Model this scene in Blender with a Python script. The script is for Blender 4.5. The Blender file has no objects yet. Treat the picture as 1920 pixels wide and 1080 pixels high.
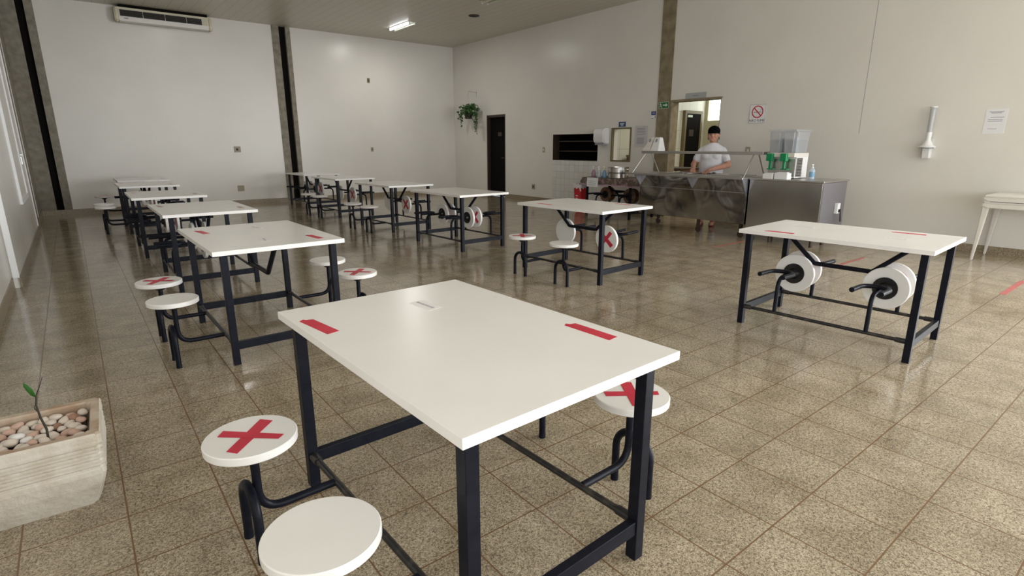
import bpy, bmesh, math, random
from mathutils import Vector, Matrix
from math import sin, cos, pi, radians

random.seed(7)
scn = bpy.context.scene
COL = scn.collection

# ------------------------------------------------------------------ camera
F_PX, YAW, PIT, ROL, CAM_H = 1028.811, .6662, .2535, -.0004, 1.3296
fw = Vector((sin(YAW) * cos(PIT), cos(YAW) * cos(PIT), -sin(PIT)))
r0 = Vector((cos(YAW), -sin(YAW), 0)); u0 = r0.cross(fw)
rt = cos(ROL) * r0 + sin(ROL) * u0; up = -sin(ROL) * r0 + cos(ROL) * u0
cd = bpy.data.cameras.new('camera'); cam = bpy.data.objects.new('camera', cd); COL.objects.link(cam)
m = Matrix((rt, up, -fw)).transposed().to_4x4(); m.translation = (0, 0, CAM_H)
cam.matrix_world = m
cd.sensor_width = 36; cd.lens = F_PX / 1920 * 36; cd.clip_start = .02
scn.camera = cam

# ------------------------------------------------------------------ light and exposure
SIDE_Y = (-7.4, -4.8, -2.2); RIGHT_Y = (-6.3, -3.9, -1.5)
XR, YF, XL, ZC, YB = 8.993, 14.15, -.563, 4.008, -9.0
scn.view_settings.view_transform = 'Standard'; scn.view_settings.look = 'None'
scn.view_settings.gamma = 1; scn.view_settings.use_curve_mapping = False
scn.view_settings.exposure = 0.22
w = bpy.data.worlds.new('sky'); scn.world = w; w.use_nodes = True
nt = w.node_tree; bg = nt.nodes['Background']
bg.inputs[0].default_value = (.80, .90, 1, 1); bg.inputs[1].default_value = 1.2


def area(name, loc, rot, sx, sy, power, color):
    l = bpy.data.lights.new(name, 'AREA'); l.shape = 'RECTANGLE'; l.size = sx; l.size_y = sy
    l.energy = power; l.color = color
    o = bpy.data.objects.new(name, l); COL.objects.link(o); o.location = loc; o.rotation_euler = rot
    return o


# daylight entering through the glazed rear wall (openings built below)
for i, xc in enumerate((.65, 3.05, 5.45, 7.85)):
    area('window_daylight', (xc, YB + .02, 1.75), (radians(86), 0, 0), 2.1, 2.9, 92, (.95, .975, 1))
# fill light set in added left-hand windows, unseen behind the camera
for yc in SIDE_Y:
    area('side_fill', (-.60, yc, 1.85), (0, radians(-90), 0), 2.6, 2.2, 40, (.95, .975, 1))
for yc in RIGHT_Y:  # same fill from right-hand windows, also added out of view
    area('side_fill', (XR - .01, yc, 1.85), (0, radians(90), 0), 2.6, 2.2, 290, (.95, .975, 1))
# fill light added below the kitchen ceiling to brighten it, no fixture modelled
area('kitchen_fill', (10.6, 5.8, 3.0), (0, 0, 0), 1.2, 1.6, 42, (1, .96, .86))

# ------------------------------------------------------------------ materials
def principled(name, color, rough=.5, metal=0., spec=.5, alpha=None, emit=None, trans=0):
    ma = bpy.data.materials.new(name); ma.use_nodes = True
    b = ma.node_tree.nodes['Principled BSDF']
    b.inputs['Base Color'].default_value = (*color, 1); b.inputs['Roughness'].default_value = rough
    b.inputs['Metallic'].default_value = metal; b.inputs['Specular IOR Level'].default_value = spec
    if emit: b.inputs['Emission Color'].default_value = (*color, 1); b.inputs['Emission Strength'].default_value = emit
    if trans: b.inputs['Transmission Weight'].default_value = trans
    return ma


def N(ma, typ, **kw):
    n = ma.node_tree.nodes.new(typ)
    for k, v in kw.items():
        if hasattr(n, k): setattr(n, k, v)
        else: n.inputs[k].default_value = v
    return n


def L(ma, a, b): ma.node_tree.links.new(a, b)


def noisy(name, c1, c2, scale, rough=.5, metal=0, detail=4, bump=0, bscale=None, spec=.5, lo=.35, hi=.65, rvar=0):
    ma = principled(name, c1, rough, metal, spec)
    b = ma.node_tree.nodes['Principled BSDF']
    tc = N(ma, 'ShaderNodeTexCoord'); n = N(ma, 'ShaderNodeTexNoise', Scale=scale, Detail=detail)
    L(ma, tc.outputs['Object'], n.inputs['Vector'])
    r = N(ma, 'ShaderNodeValToRGB')
    r.color_ramp.elements[0].position = lo; r.color_ramp.elements[1].position = hi
    r.color_ramp.elements[0].color = (*c1, 1); r.color_ramp.elements[1].color = (*c2, 1)
    L(ma, n.outputs['Fac'], r.inputs['Fac']); L(ma, r.outputs['Color'], b.inputs['Base Color'])
    if bump:
        n2 = N(ma, 'ShaderNodeTexNoise', Scale=bscale or scale, Detail=3)
        L(ma, tc.outputs['Object'], n2.inputs['Vector'])
        bp = N(ma, 'ShaderNodeBump', Strength=bump, Distance=.01)
        L(ma, n2.outputs['Fac'], bp.inputs['Height']); L(ma, bp.outputs['Normal'], b.inputs['Normal'])
    return ma


TX, TY, X0, Y0 = .3044, .3007, -.0322, 1.0589


def tile_material(name, tx, ty, x0, y0, grout, gw, axes='XY', stone=True, base=(.8, .8, .76), rough=.2):
    ma = principled(name, base, rough); b = ma.node_tree.nodes['Principled BSDF']
    tc = N(ma, 'ShaderNodeTexCoord'); sp = N(ma, 'ShaderNodeSeparateXYZ'); L(ma, tc.outputs['Object'], sp.inputs[0])
    masks, cells = [], []
    for ax, t, o in ((axes[0], tx, x0), (axes[1], ty, y0)):
        s = N(ma, 'ShaderNodeMath', operation='SUBTRACT'); L(ma, sp.outputs[ax], s.inputs[0]); s.inputs[1].default_value = o
        d = N(ma, 'ShaderNodeMath', operation='DIVIDE'); L(ma, s.outputs[0], d.inputs[0]); d.inputs[1].default_value = t
        a = N(ma, 'ShaderNodeMath', operation='ADD'); L(ma, d.outputs[0], a.inputs[0]); a.inputs[1].default_value = .5
        f = N(ma, 'ShaderNodeMath', operation='FRACT'); L(ma, a.outputs[0], f.inputs[0])
        h = N(ma, 'ShaderNodeMath', operation='SUBTRACT'); L(ma, f.outputs[0], h.inputs[0]); h.inputs[1].default_value = .5
        ab = N(ma, 'ShaderNodeMath', operation='ABSOLUTE'); L(ma, h.outputs[0], ab.inputs[0])
        mr = N(ma, 'ShaderNodeMapRange'); L(ma, ab.outputs[0], mr.inputs[0])
        mr.inputs[1].default_value = gw * .5 / t; mr.inputs[2].default_value = gw * .9 / t
        mr.inputs[3].default_value = 1; mr.inputs[4].default_value = 0
        masks.append(mr)
        fl = N(ma, 'ShaderNodeMath', operation='FLOOR'); L(ma, d.outputs[0], fl.inputs[0]); cells.append(fl)
    mx = N(ma, 'ShaderNodeMath', operation='MAXIMUM'); L(ma, masks[0].outputs[0], mx.inputs[0]); L(ma, masks[1].outputs[0], mx.inputs[1])
    cv = N(ma, 'ShaderNodeCombineXYZ'); L(ma, cells[0].outputs[0], cv.inputs[0]); L(ma, cells[1].outputs[0], cv.inputs[1])
    wn = N(ma, 'ShaderNodeTexWhiteNoise', noise_dimensions='2D'); L(ma, cv.outputs[0], wn.inputs['Vector'])
    if stone:
        n1 = N(ma, 'ShaderNodeTexVoronoi', Scale=290.); L(ma, tc.outputs['Object'], n1.inputs['Vector'])
        sc = N(ma, 'ShaderNodeSeparateColor'); L(ma, n1.outputs['Color'], sc.inputs[0])
        n3 = N(ma, 'ShaderNodeTexNoise', Scale=75., Detail=3.); L(ma, tc.outputs['Object'], n3.inputs['Vector'])
        mv0 = N(ma, 'ShaderNodeMix', data_type='FLOAT'); mv0.inputs[0].default_value = .55
        L(ma, sc.outputs[0], mv0.inputs[2]); L(ma, n3.outputs['Fac'], mv0.inputs[3])
        r1 = N(ma, 'ShaderNodeValToRGB'); e = r1.color_ramp.elements
        e[0].position = .26; e[0].color = (.125, .10, .066, 1); e[1].position = .78; e[1].color = (.56, .48, .36, 1)
        x = r1.color_ramp.elements.new(.45); x.color = (.30, .248, .17, 1)
        L(ma, mv0.outputs[0], r1.inputs['Fac'])
        n2 = N(ma, 'ShaderNodeTexNoise', Scale=5., Detail=5.); L(ma, tc.outputs['Object'], n2.inputs['Vector'])
        r2 = N(ma, 'ShaderNodeValToRGB'); e = r2.color_ramp.elements
        e[0].position = .36; e[0].color = (.84, .82, .78, 1); e[1].position = .64; e[1].color = (1.12, 1.12, 1.13, 1)
        L(ma, n2.outputs['Fac'], r2.inputs['Fac'])
        m1 = N(ma, 'ShaderNodeMix', data_type='RGBA', blend_type='MULTIPLY'); m1.inputs[0].default_value = 1
        L(ma, r1.outputs[0], m1.inputs[6]); L(ma, r2.outputs[0], m1.inputs[7]); colr = m1.outputs[2]
        mr = N(ma, 'ShaderNodeMapRange'); L(ma, n2.outputs['Fac'], mr.inputs[0]); mr.inputs[3].default_value = rough - .02; mr.inputs[4].default_value = rough + .06
        L(ma, mr.outputs[0], b.inputs['Roughness'])
    else:
        rgb = N(ma, 'ShaderNodeRGB'); rgb.outputs[0].default_value = (*base, 1); colr = rgb.outputs[0]
    mv = N(ma, 'ShaderNodeMapRange'); L(ma, wn.outputs['Value'], mv.inputs[0]); mv.inputs[3].default_value = .95; mv.inputs[4].default_value = 1.04
    m2 = N(ma, 'ShaderNodeMix', data_type='RGBA', blend_type='MULTIPLY'); m2.inputs[0].default_value = 1
    L(ma, colr, m2.inputs[6]); L(ma, mv.outputs[0], m2.inputs[7])
    m3 = N(ma, 'ShaderNodeMix', data_type='RGBA'); L(ma, mx.outputs[0], m3.inputs[0]); L(ma, m2.outputs[2], m3.inputs[6])
    m3.inputs[7].default_value = (*grout, 1); L(ma, m3.outputs[2], b.inputs['Base Color'])
    inv = N(ma, 'ShaderNodeMath', operation='SUBTRACT'); inv.inputs[0].default_value = 1; L(ma, mx.outputs[0], inv.inputs[1])
    bp = N(ma, 'ShaderNodeBump', Strength=.18, Distance=.002); L(ma, inv.outputs[0], bp.inputs['Height']); L(ma, bp.outputs[0], b.inputs['Normal'])
    return ma


M = {}
M['floor'] = tile_material('granite_floor_tiles', TX, TY, X0, Y0, (.17, .095, .045), .0040, rough=.115)
M['floor'].node_tree.nodes['Principled BSDF'].inputs['Specular IOR Level'].default_value = .7
M['wall'] = noisy('gloss_wall_paint', (.715, .69, .64), (.75, .725, .675), 1.2, .27, bump=.05, bscale=3, spec=.35)
M['ceiling'] = principled('pvc_ceiling', (.60, .565, .485), .40)
M['granite'] = noisy('granite_skirting', (.20, .16, .10), (.33, .27, .18), 60, .35, lo=.4, hi=.6)
M['concrete'] = noisy('raw_concrete', (.19, .17, .132), (.31, .28, .222), 9, .8, detail=8, bump=.5, bscale=45, lo=.3, hi=.7)
M['concrete_warm'] = noisy('warm_concrete', (.185, .148, .09), (.31, .255, .165), 7, .8, detail=8, bump=.4, bscale=45, lo=.3, hi=.7)
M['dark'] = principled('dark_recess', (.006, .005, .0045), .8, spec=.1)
M['brownframe'] = principled('dark_brown_frame', (.045, .028, .018), .5)
M['black'] = noisy('black_enamel', (.006, .007, .012), (.010, .011, .017), 30, .36, spec=.12)
M['pipe'] = noisy('worn_black_pipe', (.014, .013, .014), (.075, .062, .05), 22, .38, lo=.52, hi=.78)
M['laminate'] = noisy('white_laminate', (.80, .785, .76), (.83, .815, .79), 3, .26)
M['plate'] = principled('black_plate', (.008, .008, .009), .3)
M['red'] = noisy('red_tape', (.50, .018, .045), (.58, .03, .06), 8, .45)
M['redold'] = noisy('worn_sheen_tape', (.42, .27, .25), (.52, .36, .33), 30, .4)  # faded tape, with the washed-out sheen of grazing views mixed into its colour
M['redfaint'] = noisy('faded_red_tape', (.36, .10, .09), (.45, .13, .12), 30, .5)
M['steel'] = principled('stainless_steel', (.50, .48, .455), .16, 1.)
M['steel_matte'] = principled('brushed_steel', (.56, .55, .54), .32, 1.)
M['white'] = principled('white_plastic', (.80, .80, .80), .35)
M['cream'] = principled('cream_plastic', (.66, .62, .46), .45)
M['offwhite'] = principled('offwhite_plastic', (.70, .67, .62), .4)
M['paper'] = principled('paper', (.78, .78, .80), .7)
M['dullpaper'] = principled('dull_paper', (.58, .55, .55), .7)
M['labelpaper'] = principled('label_paper', (.80, .79, .78), .35)
M['ink'] = principled('grey_ink', (.30, .30, .34), .8)
M['blackink'] = principled('black_ink', (.02, .02, .02), .7)
M['blue'] = principled('blue_sign', (.03, .05, .22), .5)
M['green'] = principled('green_plastic', (.0, .22, .075), .35)
M['signgreen'] = principled('exit_green', (.008, .13, .03), .5)
M['signwhite'] = principled('sign_white', (.62, .72, .62), .5)
M['lamp'] = principled('lit_tube', (.93, .95, 1), .4, emit=10.)
M['deadtube'] = principled('unlit_tube', (.62, .66, .50), .3)
M['leaf'] = noisy('ivy_leaf', (.022, .075, .018), (.08, .18, .055), 12, .5)
M['leaf2'] = principled('seedling_leaf', (.03, .15, .02), .45)
M['stem'] = principled('dark_stem', (.03, .025, .015), .7)
M['pot'] = principled('dark_pot', (.03, .02, .013), .6)
M['cement'] = noisy('painted_cement', (.47, .415, .33), (.57, .525, .45), 14, .8, detail=8, bump=.35, bscale=60, lo=.3, hi=.6)
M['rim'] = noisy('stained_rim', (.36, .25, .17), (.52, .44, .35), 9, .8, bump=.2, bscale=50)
M['bracket'] = principled('bracket_steel', (.30, .30, .34), .45, .8)
M['sidesteel'] = principled('side_steel', (.26, .25, .27), .5, .7)
M['beige'] = principled('beige_plate', (.34, .30, .21), .5)
M['greyplate'] = principled('grey_plate', (.40, .41, .41), .4)
M['skin'] = noisy('skin', (.50, .25, .175), (.54, .28, .20), 20, .55)
M['lips'] = principled('lips', (.36, .10, .09), .5)
M['eye'] = principled('dark_eye', (.02, .015, .012), .3)
M['shirt'] = principled('white_cotton', (.72, .72, .78), .85)
M['trousers'] = principled('pale_blue_trousers', (.50, .54, .68), .85)
M['cap'] = principled('black_cap', (.004, .004, .005), .9, spec=.05)
M['hair'] = principled('brown_hair', (.05, .025, .015), .6)
M['sandal'] = principled('red_sandal', (.20, .025, .03), .6)
M['binred'] = principled('red_plastic', (.52, .02, .025), .35)
M['bag'] = principled('white_bag', (.72, .66, .68), .5)
M['wood'] = noisy('brown_wood', (.10, .055, .03), (.20, .11, .065), 14, .5)
M['olive'] = principled('olive_frame', (.16, .13, .06), .5)
M['vinyl'] = principled('tank_label', (.6, .7, .72), .5)
M['tilewhite'] = tile_material('white_wall_tiles', .15, .15, 0, 0, (.45, .44, .40), .004, axes='YZ', stone=False, base=(.70, .70, .67), rough=.2)
M['tilekitchen'] = tile_material('kitchen_wall_tiles', .3, .42, 0, 0, (.40, .39, .33), .005, axes='XZ', stone=False, base=(.66, .65, .56), rough=.25)
M['kitchenwall'] = principled('kitchen_wall', (.55, .52, .36), .6)
M['skypane'] = principled('bright_window', (.93, 1, .96), .4, emit=2.6)
M['glass'] = principled('window_glass', (.9, .95, .95), .02, trans=1.)


def glassy(name, color, mix, rough=.1):
    ma = bpy.data.materials.new(name); ma.use_nodes = True; t = ma.node_tree
    out = t.nodes['Material Output']; b = t.nodes['Principled BSDF']
    b.inputs['Base Color'].default_value = (*color, 1); b.inputs['Roughness'].default_value = rough
    tr = t.nodes.new('ShaderNodeBsdfTransparent'); tr.inputs[0].default_value = (*[.6 + .4 * c for c in color], 1)
    mx = t.nodes.new('ShaderNodeMixShader'); mx.inputs[0].default_value = mix
    t.links.new(tr.outputs[0], mx.inputs[1]); t.links.new(b.outputs[0], mx.inputs[2]); t.links.new(mx.outputs[0], out.inputs[0])
    return ma


M['tank'] = glassy('clear_tank', (.66, .67, .69), .34)
M['liquid'] = glassy('clear_liquid', (.50, .55, .58), .30)
M['clearbottle'] = glassy('clear_bottle', (.7, .8, .9), .45)
M['bluebottle'] = glassy('blue_liquid_bottle', (.22, .42, .60), .7)
M['pinkbottle'] = glassy('pink_liquid_bottle', (.45, .28, .36), .7)

# wavy stainless front
ma = principled('wavy_stainless', (.40, .375, .34), .09, 1.)
tc = N(ma, 'ShaderNodeTexCoord'); n = N(ma, 'ShaderNodeTexNoise', Scale=1.5, Detail=1.)
L(ma, tc.outputs['Object'], n.inputs['Vector'])
bp = N(ma, 'ShaderNodeBump', Strength=.7, Distance=.10); L(ma, n.outputs['Fac'], bp.inputs['Height'])
L(ma, bp.outputs[0], ma.node_tree.nodes['Principled BSDF'].inputs['Normal']); M['wavy'] = ma
# patterned tablecloth
ma = principled('patterned_cloth', (.2, .1, .1), .7); b = ma.node_tree.nodes['Principled BSDF']
tc = N(ma, 'ShaderNodeTexCoord'); v = N(ma, 'ShaderNodeTexVoronoi', Scale=16.)
L(ma, tc.outputs['Object'], v.inputs['Vector'])
r = N(ma, 'ShaderNodeValToRGB'); e = r.color_ramp.elements
e[0].position = .2; e[0].color = (.30, .16, .18, 1); e[1].position = .55; e[1].color = (.10, .075, .06, 1)
x = e.new(.4); x.color = (.20, .15, .12, 1)
L(ma, v.outputs['Distance'], r.inputs[0]); L(ma, r.outputs[0], b.inputs['Base Color']); M['cloth'] = ma
M['clothhem'] = principled('lilac_hem', (.45, .27, .36), .7)
# ceiling slats
ma = M['ceiling']; b = ma.node_tree.nodes['Principled BSDF']
tc = N(ma, 'ShaderNodeTexCoord'); sp = N(ma, 'ShaderNodeSeparateXYZ'); L(ma, tc.outputs['Object'], sp.inputs[0])
d = N(ma, 'ShaderNodeMath', operation='DIVIDE'); L(ma, sp.outputs['X'], d.inputs[0]); d.inputs[1].default_value = .2
f = N(ma, 'ShaderNodeMath', operation='FRACT'); L(ma, d.outputs[0], f.inputs[0])
r = N(ma, 'ShaderNodeValToRGB'); e = r.color_ramp.elements
e[0].position = 0; e[0].color = (.40, .37, .305, 1); e[1].position = .09; e[1].color = (.60, .565, .485, 1)
L(ma, f.outputs[0], r.inputs[0]); L(ma, r.outputs[0], b.inputs['Base Color'])
bp = N(ma, 'ShaderNodeBump', Strength=.4, Distance=.005); L(ma, r.outputs[0], bp.inputs['Height']); L(ma, bp.outputs[0], b.inputs['Normal'])


# ------------------------------------------------------------------ mesh helpers
def finish(name, bm, mat, parent=None, smooth=False, loc=None, rot=None):
    bmesh.ops.recalc_face_normals(bm, faces=bm.faces)
    me = bpy.data.meshes.new(name); bm.to_mesh(me); bm.free()
    for mm in (mat if isinstance(mat, (list, tuple)) else [mat]):
        me.materials.append(M[mm] if isinstance(mm, str) else mm)
    if smooth:
        for p in me.polygons: p.use_smooth = True
        try: me.set_sharp_from_angle(angle=radians(40))
        except Exception: pass
    return link(name, me, parent, loc, rot)


def link(name, data, parent=None, loc=None, rot=None):
    o = bpy.data.objects.new(name, data); COL.objects.link(o)
    if parent: o.parent = parent
    if loc: o.location = loc
    if rot: o.rotation_euler = rot
    return o


def tag(o, label, cat, group=None, kind=None):
    o['label'] = label; o['category'] = cat
    if group: o['group'] = group
    if kind: o['kind'] = kind
    return o


def thing(name, label, cat, loc=(0, 0, 0), rz=0, group=None):
    o = link(name, None, None, loc, (0, 0, rz)); o.empty_display_size = .1
    return tag(o, label, cat, group)


def struct(name, bm, mat, label=None, parent=None, smooth=False):
    o = finish(name, bm, mat, parent, smooth)
    if not parent:
        o['kind'] = 'structure'
        if label: o['label'] = label; o['category'] = name.split('_')[0]
    return o


def BM(): return bmesh.new()


def box(bm, x0, x1, y0, y1, z0, z1, bev=0, mi=0, mat=None):
    vs = [bm.verts.new((x, y, z)) for x in (x0, x1) for y in (y0, y1) for z in (z0, z1)]
    fs = [bm.faces.new([vs[i] for i in q]) for q in ((0, 1, 3, 2), (4, 6, 7, 5), (0, 4, 5, 1), (2, 3, 7, 6), (0, 2, 6, 4), (1, 5, 7, 3))]
    for f in fs: f.material_index = mi
    if mat is not None: bmesh.ops.transform(bm, matrix=mat, verts=vs)
    if bev:
        es = list({e for f in fs for e in f.edges})
        bmesh.ops.bevel(bm, geom=es, offset=bev, segments=2, affect='EDGES', profile=.5)
    return vs


def prism(bm, poly, axis, a, b, mi=0):
    """poly: 2D points in the two other axes (order xyz), extruded along axis from a to b"""
    def P(p, t):
        l = list(p); l.insert('xyz'.index(axis), t); return l
    A = [bm.verts.new(P(p, a)) for p in poly]; B = [bm.verts.new(P(p, b)) for p in poly]
    n = len(poly); fs = [bm.faces.new(A[::-1]), bm.faces.new(B)]
    for i in range(n): fs.append(bm.faces.new((A[i], A[(i + 1) % n], B[(i + 1) % n], B[i])))
    for f in fs: f.material_index = mi
    return A + B


def frame_of(d):
    d = d.normalized(); a = Vector((0, 0, 1)) if abs(d.z) < .9 else Vector((1, 0, 0))
    u = d.cross(a).normalized(); return u, d.cross(u).normalized()


def tube(bm, pts, r, seg=10, closed_caps=True, mi=0, hollow=0):
    pts = [Vector(p) for p in pts]; rs = r if isinstance(r, (list, tuple)) else [r] * len(pts)
    rings = []; u = None
    for i, p in enumerate(pts):
        d = (pts[min(i + 1, len(pts) - 1)] - pts[max(i - 1, 0)]).normalized()
        if u is None: u, v = frame_of(d)
        else:
            u = (u - d * u.dot(d)).normalized(); v = d.cross(u)
        rings.append([bm.verts.new(p + rs[i] * (cos(2 * pi * k / seg) * u + sin(2 * pi * k / seg) * v)) for k in range(seg)])
    for a, b in zip(rings, rings[1:]):
        for k in range(seg):
            bm.faces.new((a[k], a[(k + 1) % seg], b[(k + 1) % seg], b[k])).material_index = mi
    if closed_caps:
        bm.faces.new(rings[0][::-1]).material_index = mi; bm.faces.new(rings[-1]).material_index = mi
    return rings


def fillet(pts, rad, n=6):
    pts = [Vector(p) for p in pts]; out = [pts[0]]
    for a, b, c in zip(pts, pts[1:], pts[2:]):
        d1 = (a - b).normalized(); d2 = (c - b).normalized(); ang = d1.angle(d2)
        t = min(rad / math.tan(ang / 2), (a - b).length * .49, (c - b).length * .49) if ang < pi - .01 else 0
        if t <= 0: out.append(b); continue
        p1, p2 = b + d1 * t, b + d2 * t
        for i in range(n + 1):
            s = i / n; out.append((1 - s) ** 2 * p1 + 2 * s * (1 - s) * b + s * s * p2)
    out.append(pts[-1]); return out


def cyl(bm, p0, p1, r, seg=20, mi=0, r2=None):
    return tube(bm, [p0, p1], [r, r if r2 is None else r2], seg, mi=mi)


def lathe(bm, prof, c=(0, 0, 0), seg=24, mi=0, cap=True):
    rings = []
    for r, z in prof:
        rings.append([bm.verts.new((c[0] + r * cos(2 * pi * k / seg), c[1] + r * sin(2 * pi * k / seg), c[2] + z)) for k in range(seg)])
    for a, b in zip(rings, rings[1:]):
        for k in range(seg): bm.faces.new((a[k], a[(k + 1) % seg], b[(k + 1) % seg], b[k])).material_index = mi
    if cap:
        bm.faces.new(rings[0][::-1]).material_index = mi; bm.faces.new(rings[-1]).material_index = mi


def ellipsoid(bm, c, r, seg=16, rings=10, rot=None, mi=0):
    mt = Matrix.Translation(c) @ (rot.to_4x4() if rot else Matrix.Identity(4)) @ Matrix.Diagonal((*r, 1))
    g = bmesh.ops.create_uvsphere(bm, u_segments=seg, v_segments=rings, radius=1, matrix=mt)
    for v in g['verts']:
        for f in v.link_faces: f.material_index = mi
    return g['verts']


def wall_grid(bm, axis, p_front, p_back, ua, ub, za, zb, holes):
    """a wall with thickness and rectangular holes; axis 'x' (plane x=const, u=y) or 'y' (u=x)"""
    us = sorted({ua, ub, *[h[0] for h in holes], *[h[1] for h in holes]})
    zs = sorted({za, zb, *[h[2] for h in holes], *[h[3] for h in holes]})
    cache = {}

    def V(p, u, z):
        k = (p, u, z)
        if k not in cache: cache[k] = bm.verts.new((p, u, z) if axis == 'x' else (u, p, z))
        return cache[k]

    def solid(i, j):
        if i < 0 or j < 0 or i >= len(us) - 1 or j >= len(zs) - 1: return False
        uc, zc = (us[i] + us[i + 1]) / 2, (zs[j] + zs[j + 1]) / 2
        return not any(h[0] < uc < h[1] and h[2] < zc < h[3] for h in holes)
    for i in range(len(us) - 1):
        for j in range(len(zs) - 1):
            if not solid(i, j): continue
            u1, u2, z1, z2 = us[i], us[i + 1], zs[j], zs[j + 1]
            for p in (p_front, p_back): bm.faces.new((V(p, u1, z1), V(p, u2, z1), V(p, u2, z2), V(p, u1, z2)))
            for di, dj, q in ((-1, 0, ((u1, z1), (u1, z2))), (1, 0, ((u2, z1), (u2, z2))), (0, -1, ((u1, z1), (u2, z1))), (0, 1, ((u1, z2), (u2, z2)))):
                if not solid(i + di, j + dj):
                    (a1, b1), (a2, b2) = q
                    bm.faces.new((V(p_front, a1, b1), V(p_front, a2, b2), V(p_back, a2, b2), V(p_back, a1, b1)))


def text(name, s, size, parent, loc, rot, mat, extrude=.0006, align='CENTER'):
    cu = bpy.data.curves.new(name, 'FONT'); cu.body = s; cu.size = size; cu.extrude = extrude
    cu.align_x = align; cu.align_y = 'CENTER'; cu.materials.append(M[mat])
    o = link(name + '_curve', cu); me = bpy.data.meshes.new_from_object(o.evaluated_get(bpy.context.evaluated_depsgraph_get()))
    bpy.data.objects.remove(o); bpy.data.curves.remove(cu); me.name = name
    return link(name, me, parent, loc, rot)


RW = (pi / 2, 0, -pi / 2)       # text on the right wall, facing -x

# ------------------------------------------------------------------ room shell
bm = BM(); box(bm, -.75, 13.2, YB - .3, YF + .3, -.12, 0)
struct('floor', bm, 'floor')
bm = BM(); box(bm, -.75, XR + .15, YB - .3, YF + .3, ZC, ZC + .12)
struct('ceiling', bm, 'ceiling')
# right wall with door, hatch, pass-through and kitchen opening
WB = XR + .20
holes = [(11.715, 12.545, 0, 2.12), (8.45, 9.885, 1.005, 1.585), (7.54, 8.07, 1.01, 1.69), (5.60, 6.644, 0, 2.12)] + [(yc - 1.15, yc + 1.15, .5, 3.2) for yc in RIGHT_Y]
bm = BM(); wall_grid(bm, 'x', XR, WB, YB, YF + .15, 0, ZC, holes)
struct('wall_right', bm, 'wall')
bm = BM(); box(bm, XR - .004, XR, 8.416, 9.885, .10, 1.005)
struct('trim_1', bm, 'tilewhite', 'white square wall tiles below the dark serving hatch')
# far wall
bm = BM(); box(bm, -.09, 4.10, YF, YF + .15, 0, ZC); box(bm, 4.515, XR, YF, YF + .15, 0, ZC)
struct('wall_far', bm, 'wall')


def column(name, x0, x1, d0, d1, label):
    bm = BM(); box(bm, x0, d0, YF - .015, YF + .15, 0, ZC); box(bm, d1, x1, YF - .015, YF + .15, 0, ZC)
    c = struct(name, bm, 'concrete', label)
    bm = BM(); box(bm, d0, d1, YF + .06, YF + .15, 0, ZC); finish('dark_recess', bm, 'dark', c)


column('trim_2', 4.10, 4.515, 4.262, 4.412, 'concrete column with dark vertical recess in the middle of the far wall')
column('trim_3', -.60, -.09, -.34, -.22, 'concrete column with dark vertical recess in the far left corner')
# column on right wall
bm = BM(); box(bm, XR - .012, XR + .03, 6.645, 6.94, 0, ZC)
struct('trim_4', bm, 'concrete_warm', 'concrete column beside the kitchen doorway')
bm = BM(); box(bm, XR - .03, XR + .19, 6.60, 6.645, 0, 2.115); box(bm, XR - .03, XR + .19, 5.58, 6.645, 2.115, 2.15); box(bm, XR + .001, XR + .19, 5.59, 5.612, 0, 2.115)
struct('trim_5', bm, 'concrete_warm', 'brown frame of the kitchen doorway')
# left wall: recessed near part, raised glossy part, concrete end with conduit
bm = BM(); wall_grid(bm, 'x', -.612, -.75, YB, 7.0, 0, ZC, [(yc - 1.15, yc + 1.15, .5, 3.2) for yc in SIDE_Y])
box(bm, -.75, XL + .008, 7.0, 11.5, 0, ZC)
struct('wall_left', bm, 'wall')
bm = BM(); box(bm, -.75, -.585, 11.5, YF + .15, 0, ZC)
struct('trim_6', bm, 'concrete', 'bare concrete end of the left wall by the far corner')
bm = BM(); tube(bm, [(-.578, 12.7, z) for z in (.12, 1.3, 2.6, ZC)], .007, 8)
tag(finish('cable_conduit', bm, 'offwhite'), 'thin pale conduit running up the concrete end of the left wall', 'conduit')
bm = BM(); box(bm, -.60, XL + .012, 6.985, 6.999, .10, 3.2); box(bm, -.60, XL + .02, 11.5, 11.53, .10, 3.6)
struct('trim_7', bm, 'white', 'white edging strips of the left wall panel')
# window on the left wall
bm = BM(); y0, y1, z0, z1 = 9.1, 10.42, .63, 3.0
for a in ((y0, y0 + .06, z0, z1), (y1 - .06, y1, z0, z1), (y0 + .06, y1 - .06, z0, z0 + .06), (y0 + .06, y1 - .06, z1 - .06, z1)):
    box(bm, XL + .006, XL + .034, *a)
win = struct('window_1', bm, 'white', 'white framed window in the left wall')
bm = BM(); box(bm, XL + .01, XL + .02, y0 + .06, y1 - .06, z0 + .06, z1 - .06); finish('pane', bm, M['tilewhite'] if False else 'offwhite', win)
bm = BM(); box(bm, XL + .034, XL + .062, y1 - .07, y1 - .01, 1.20, 1.22, .003); box(bm, XL + .034, XL + .048, y1 - .055, y1 - .03, 1.08, 1.19, .003)
finish('latch', bm, 'steel_matte', win)
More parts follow.
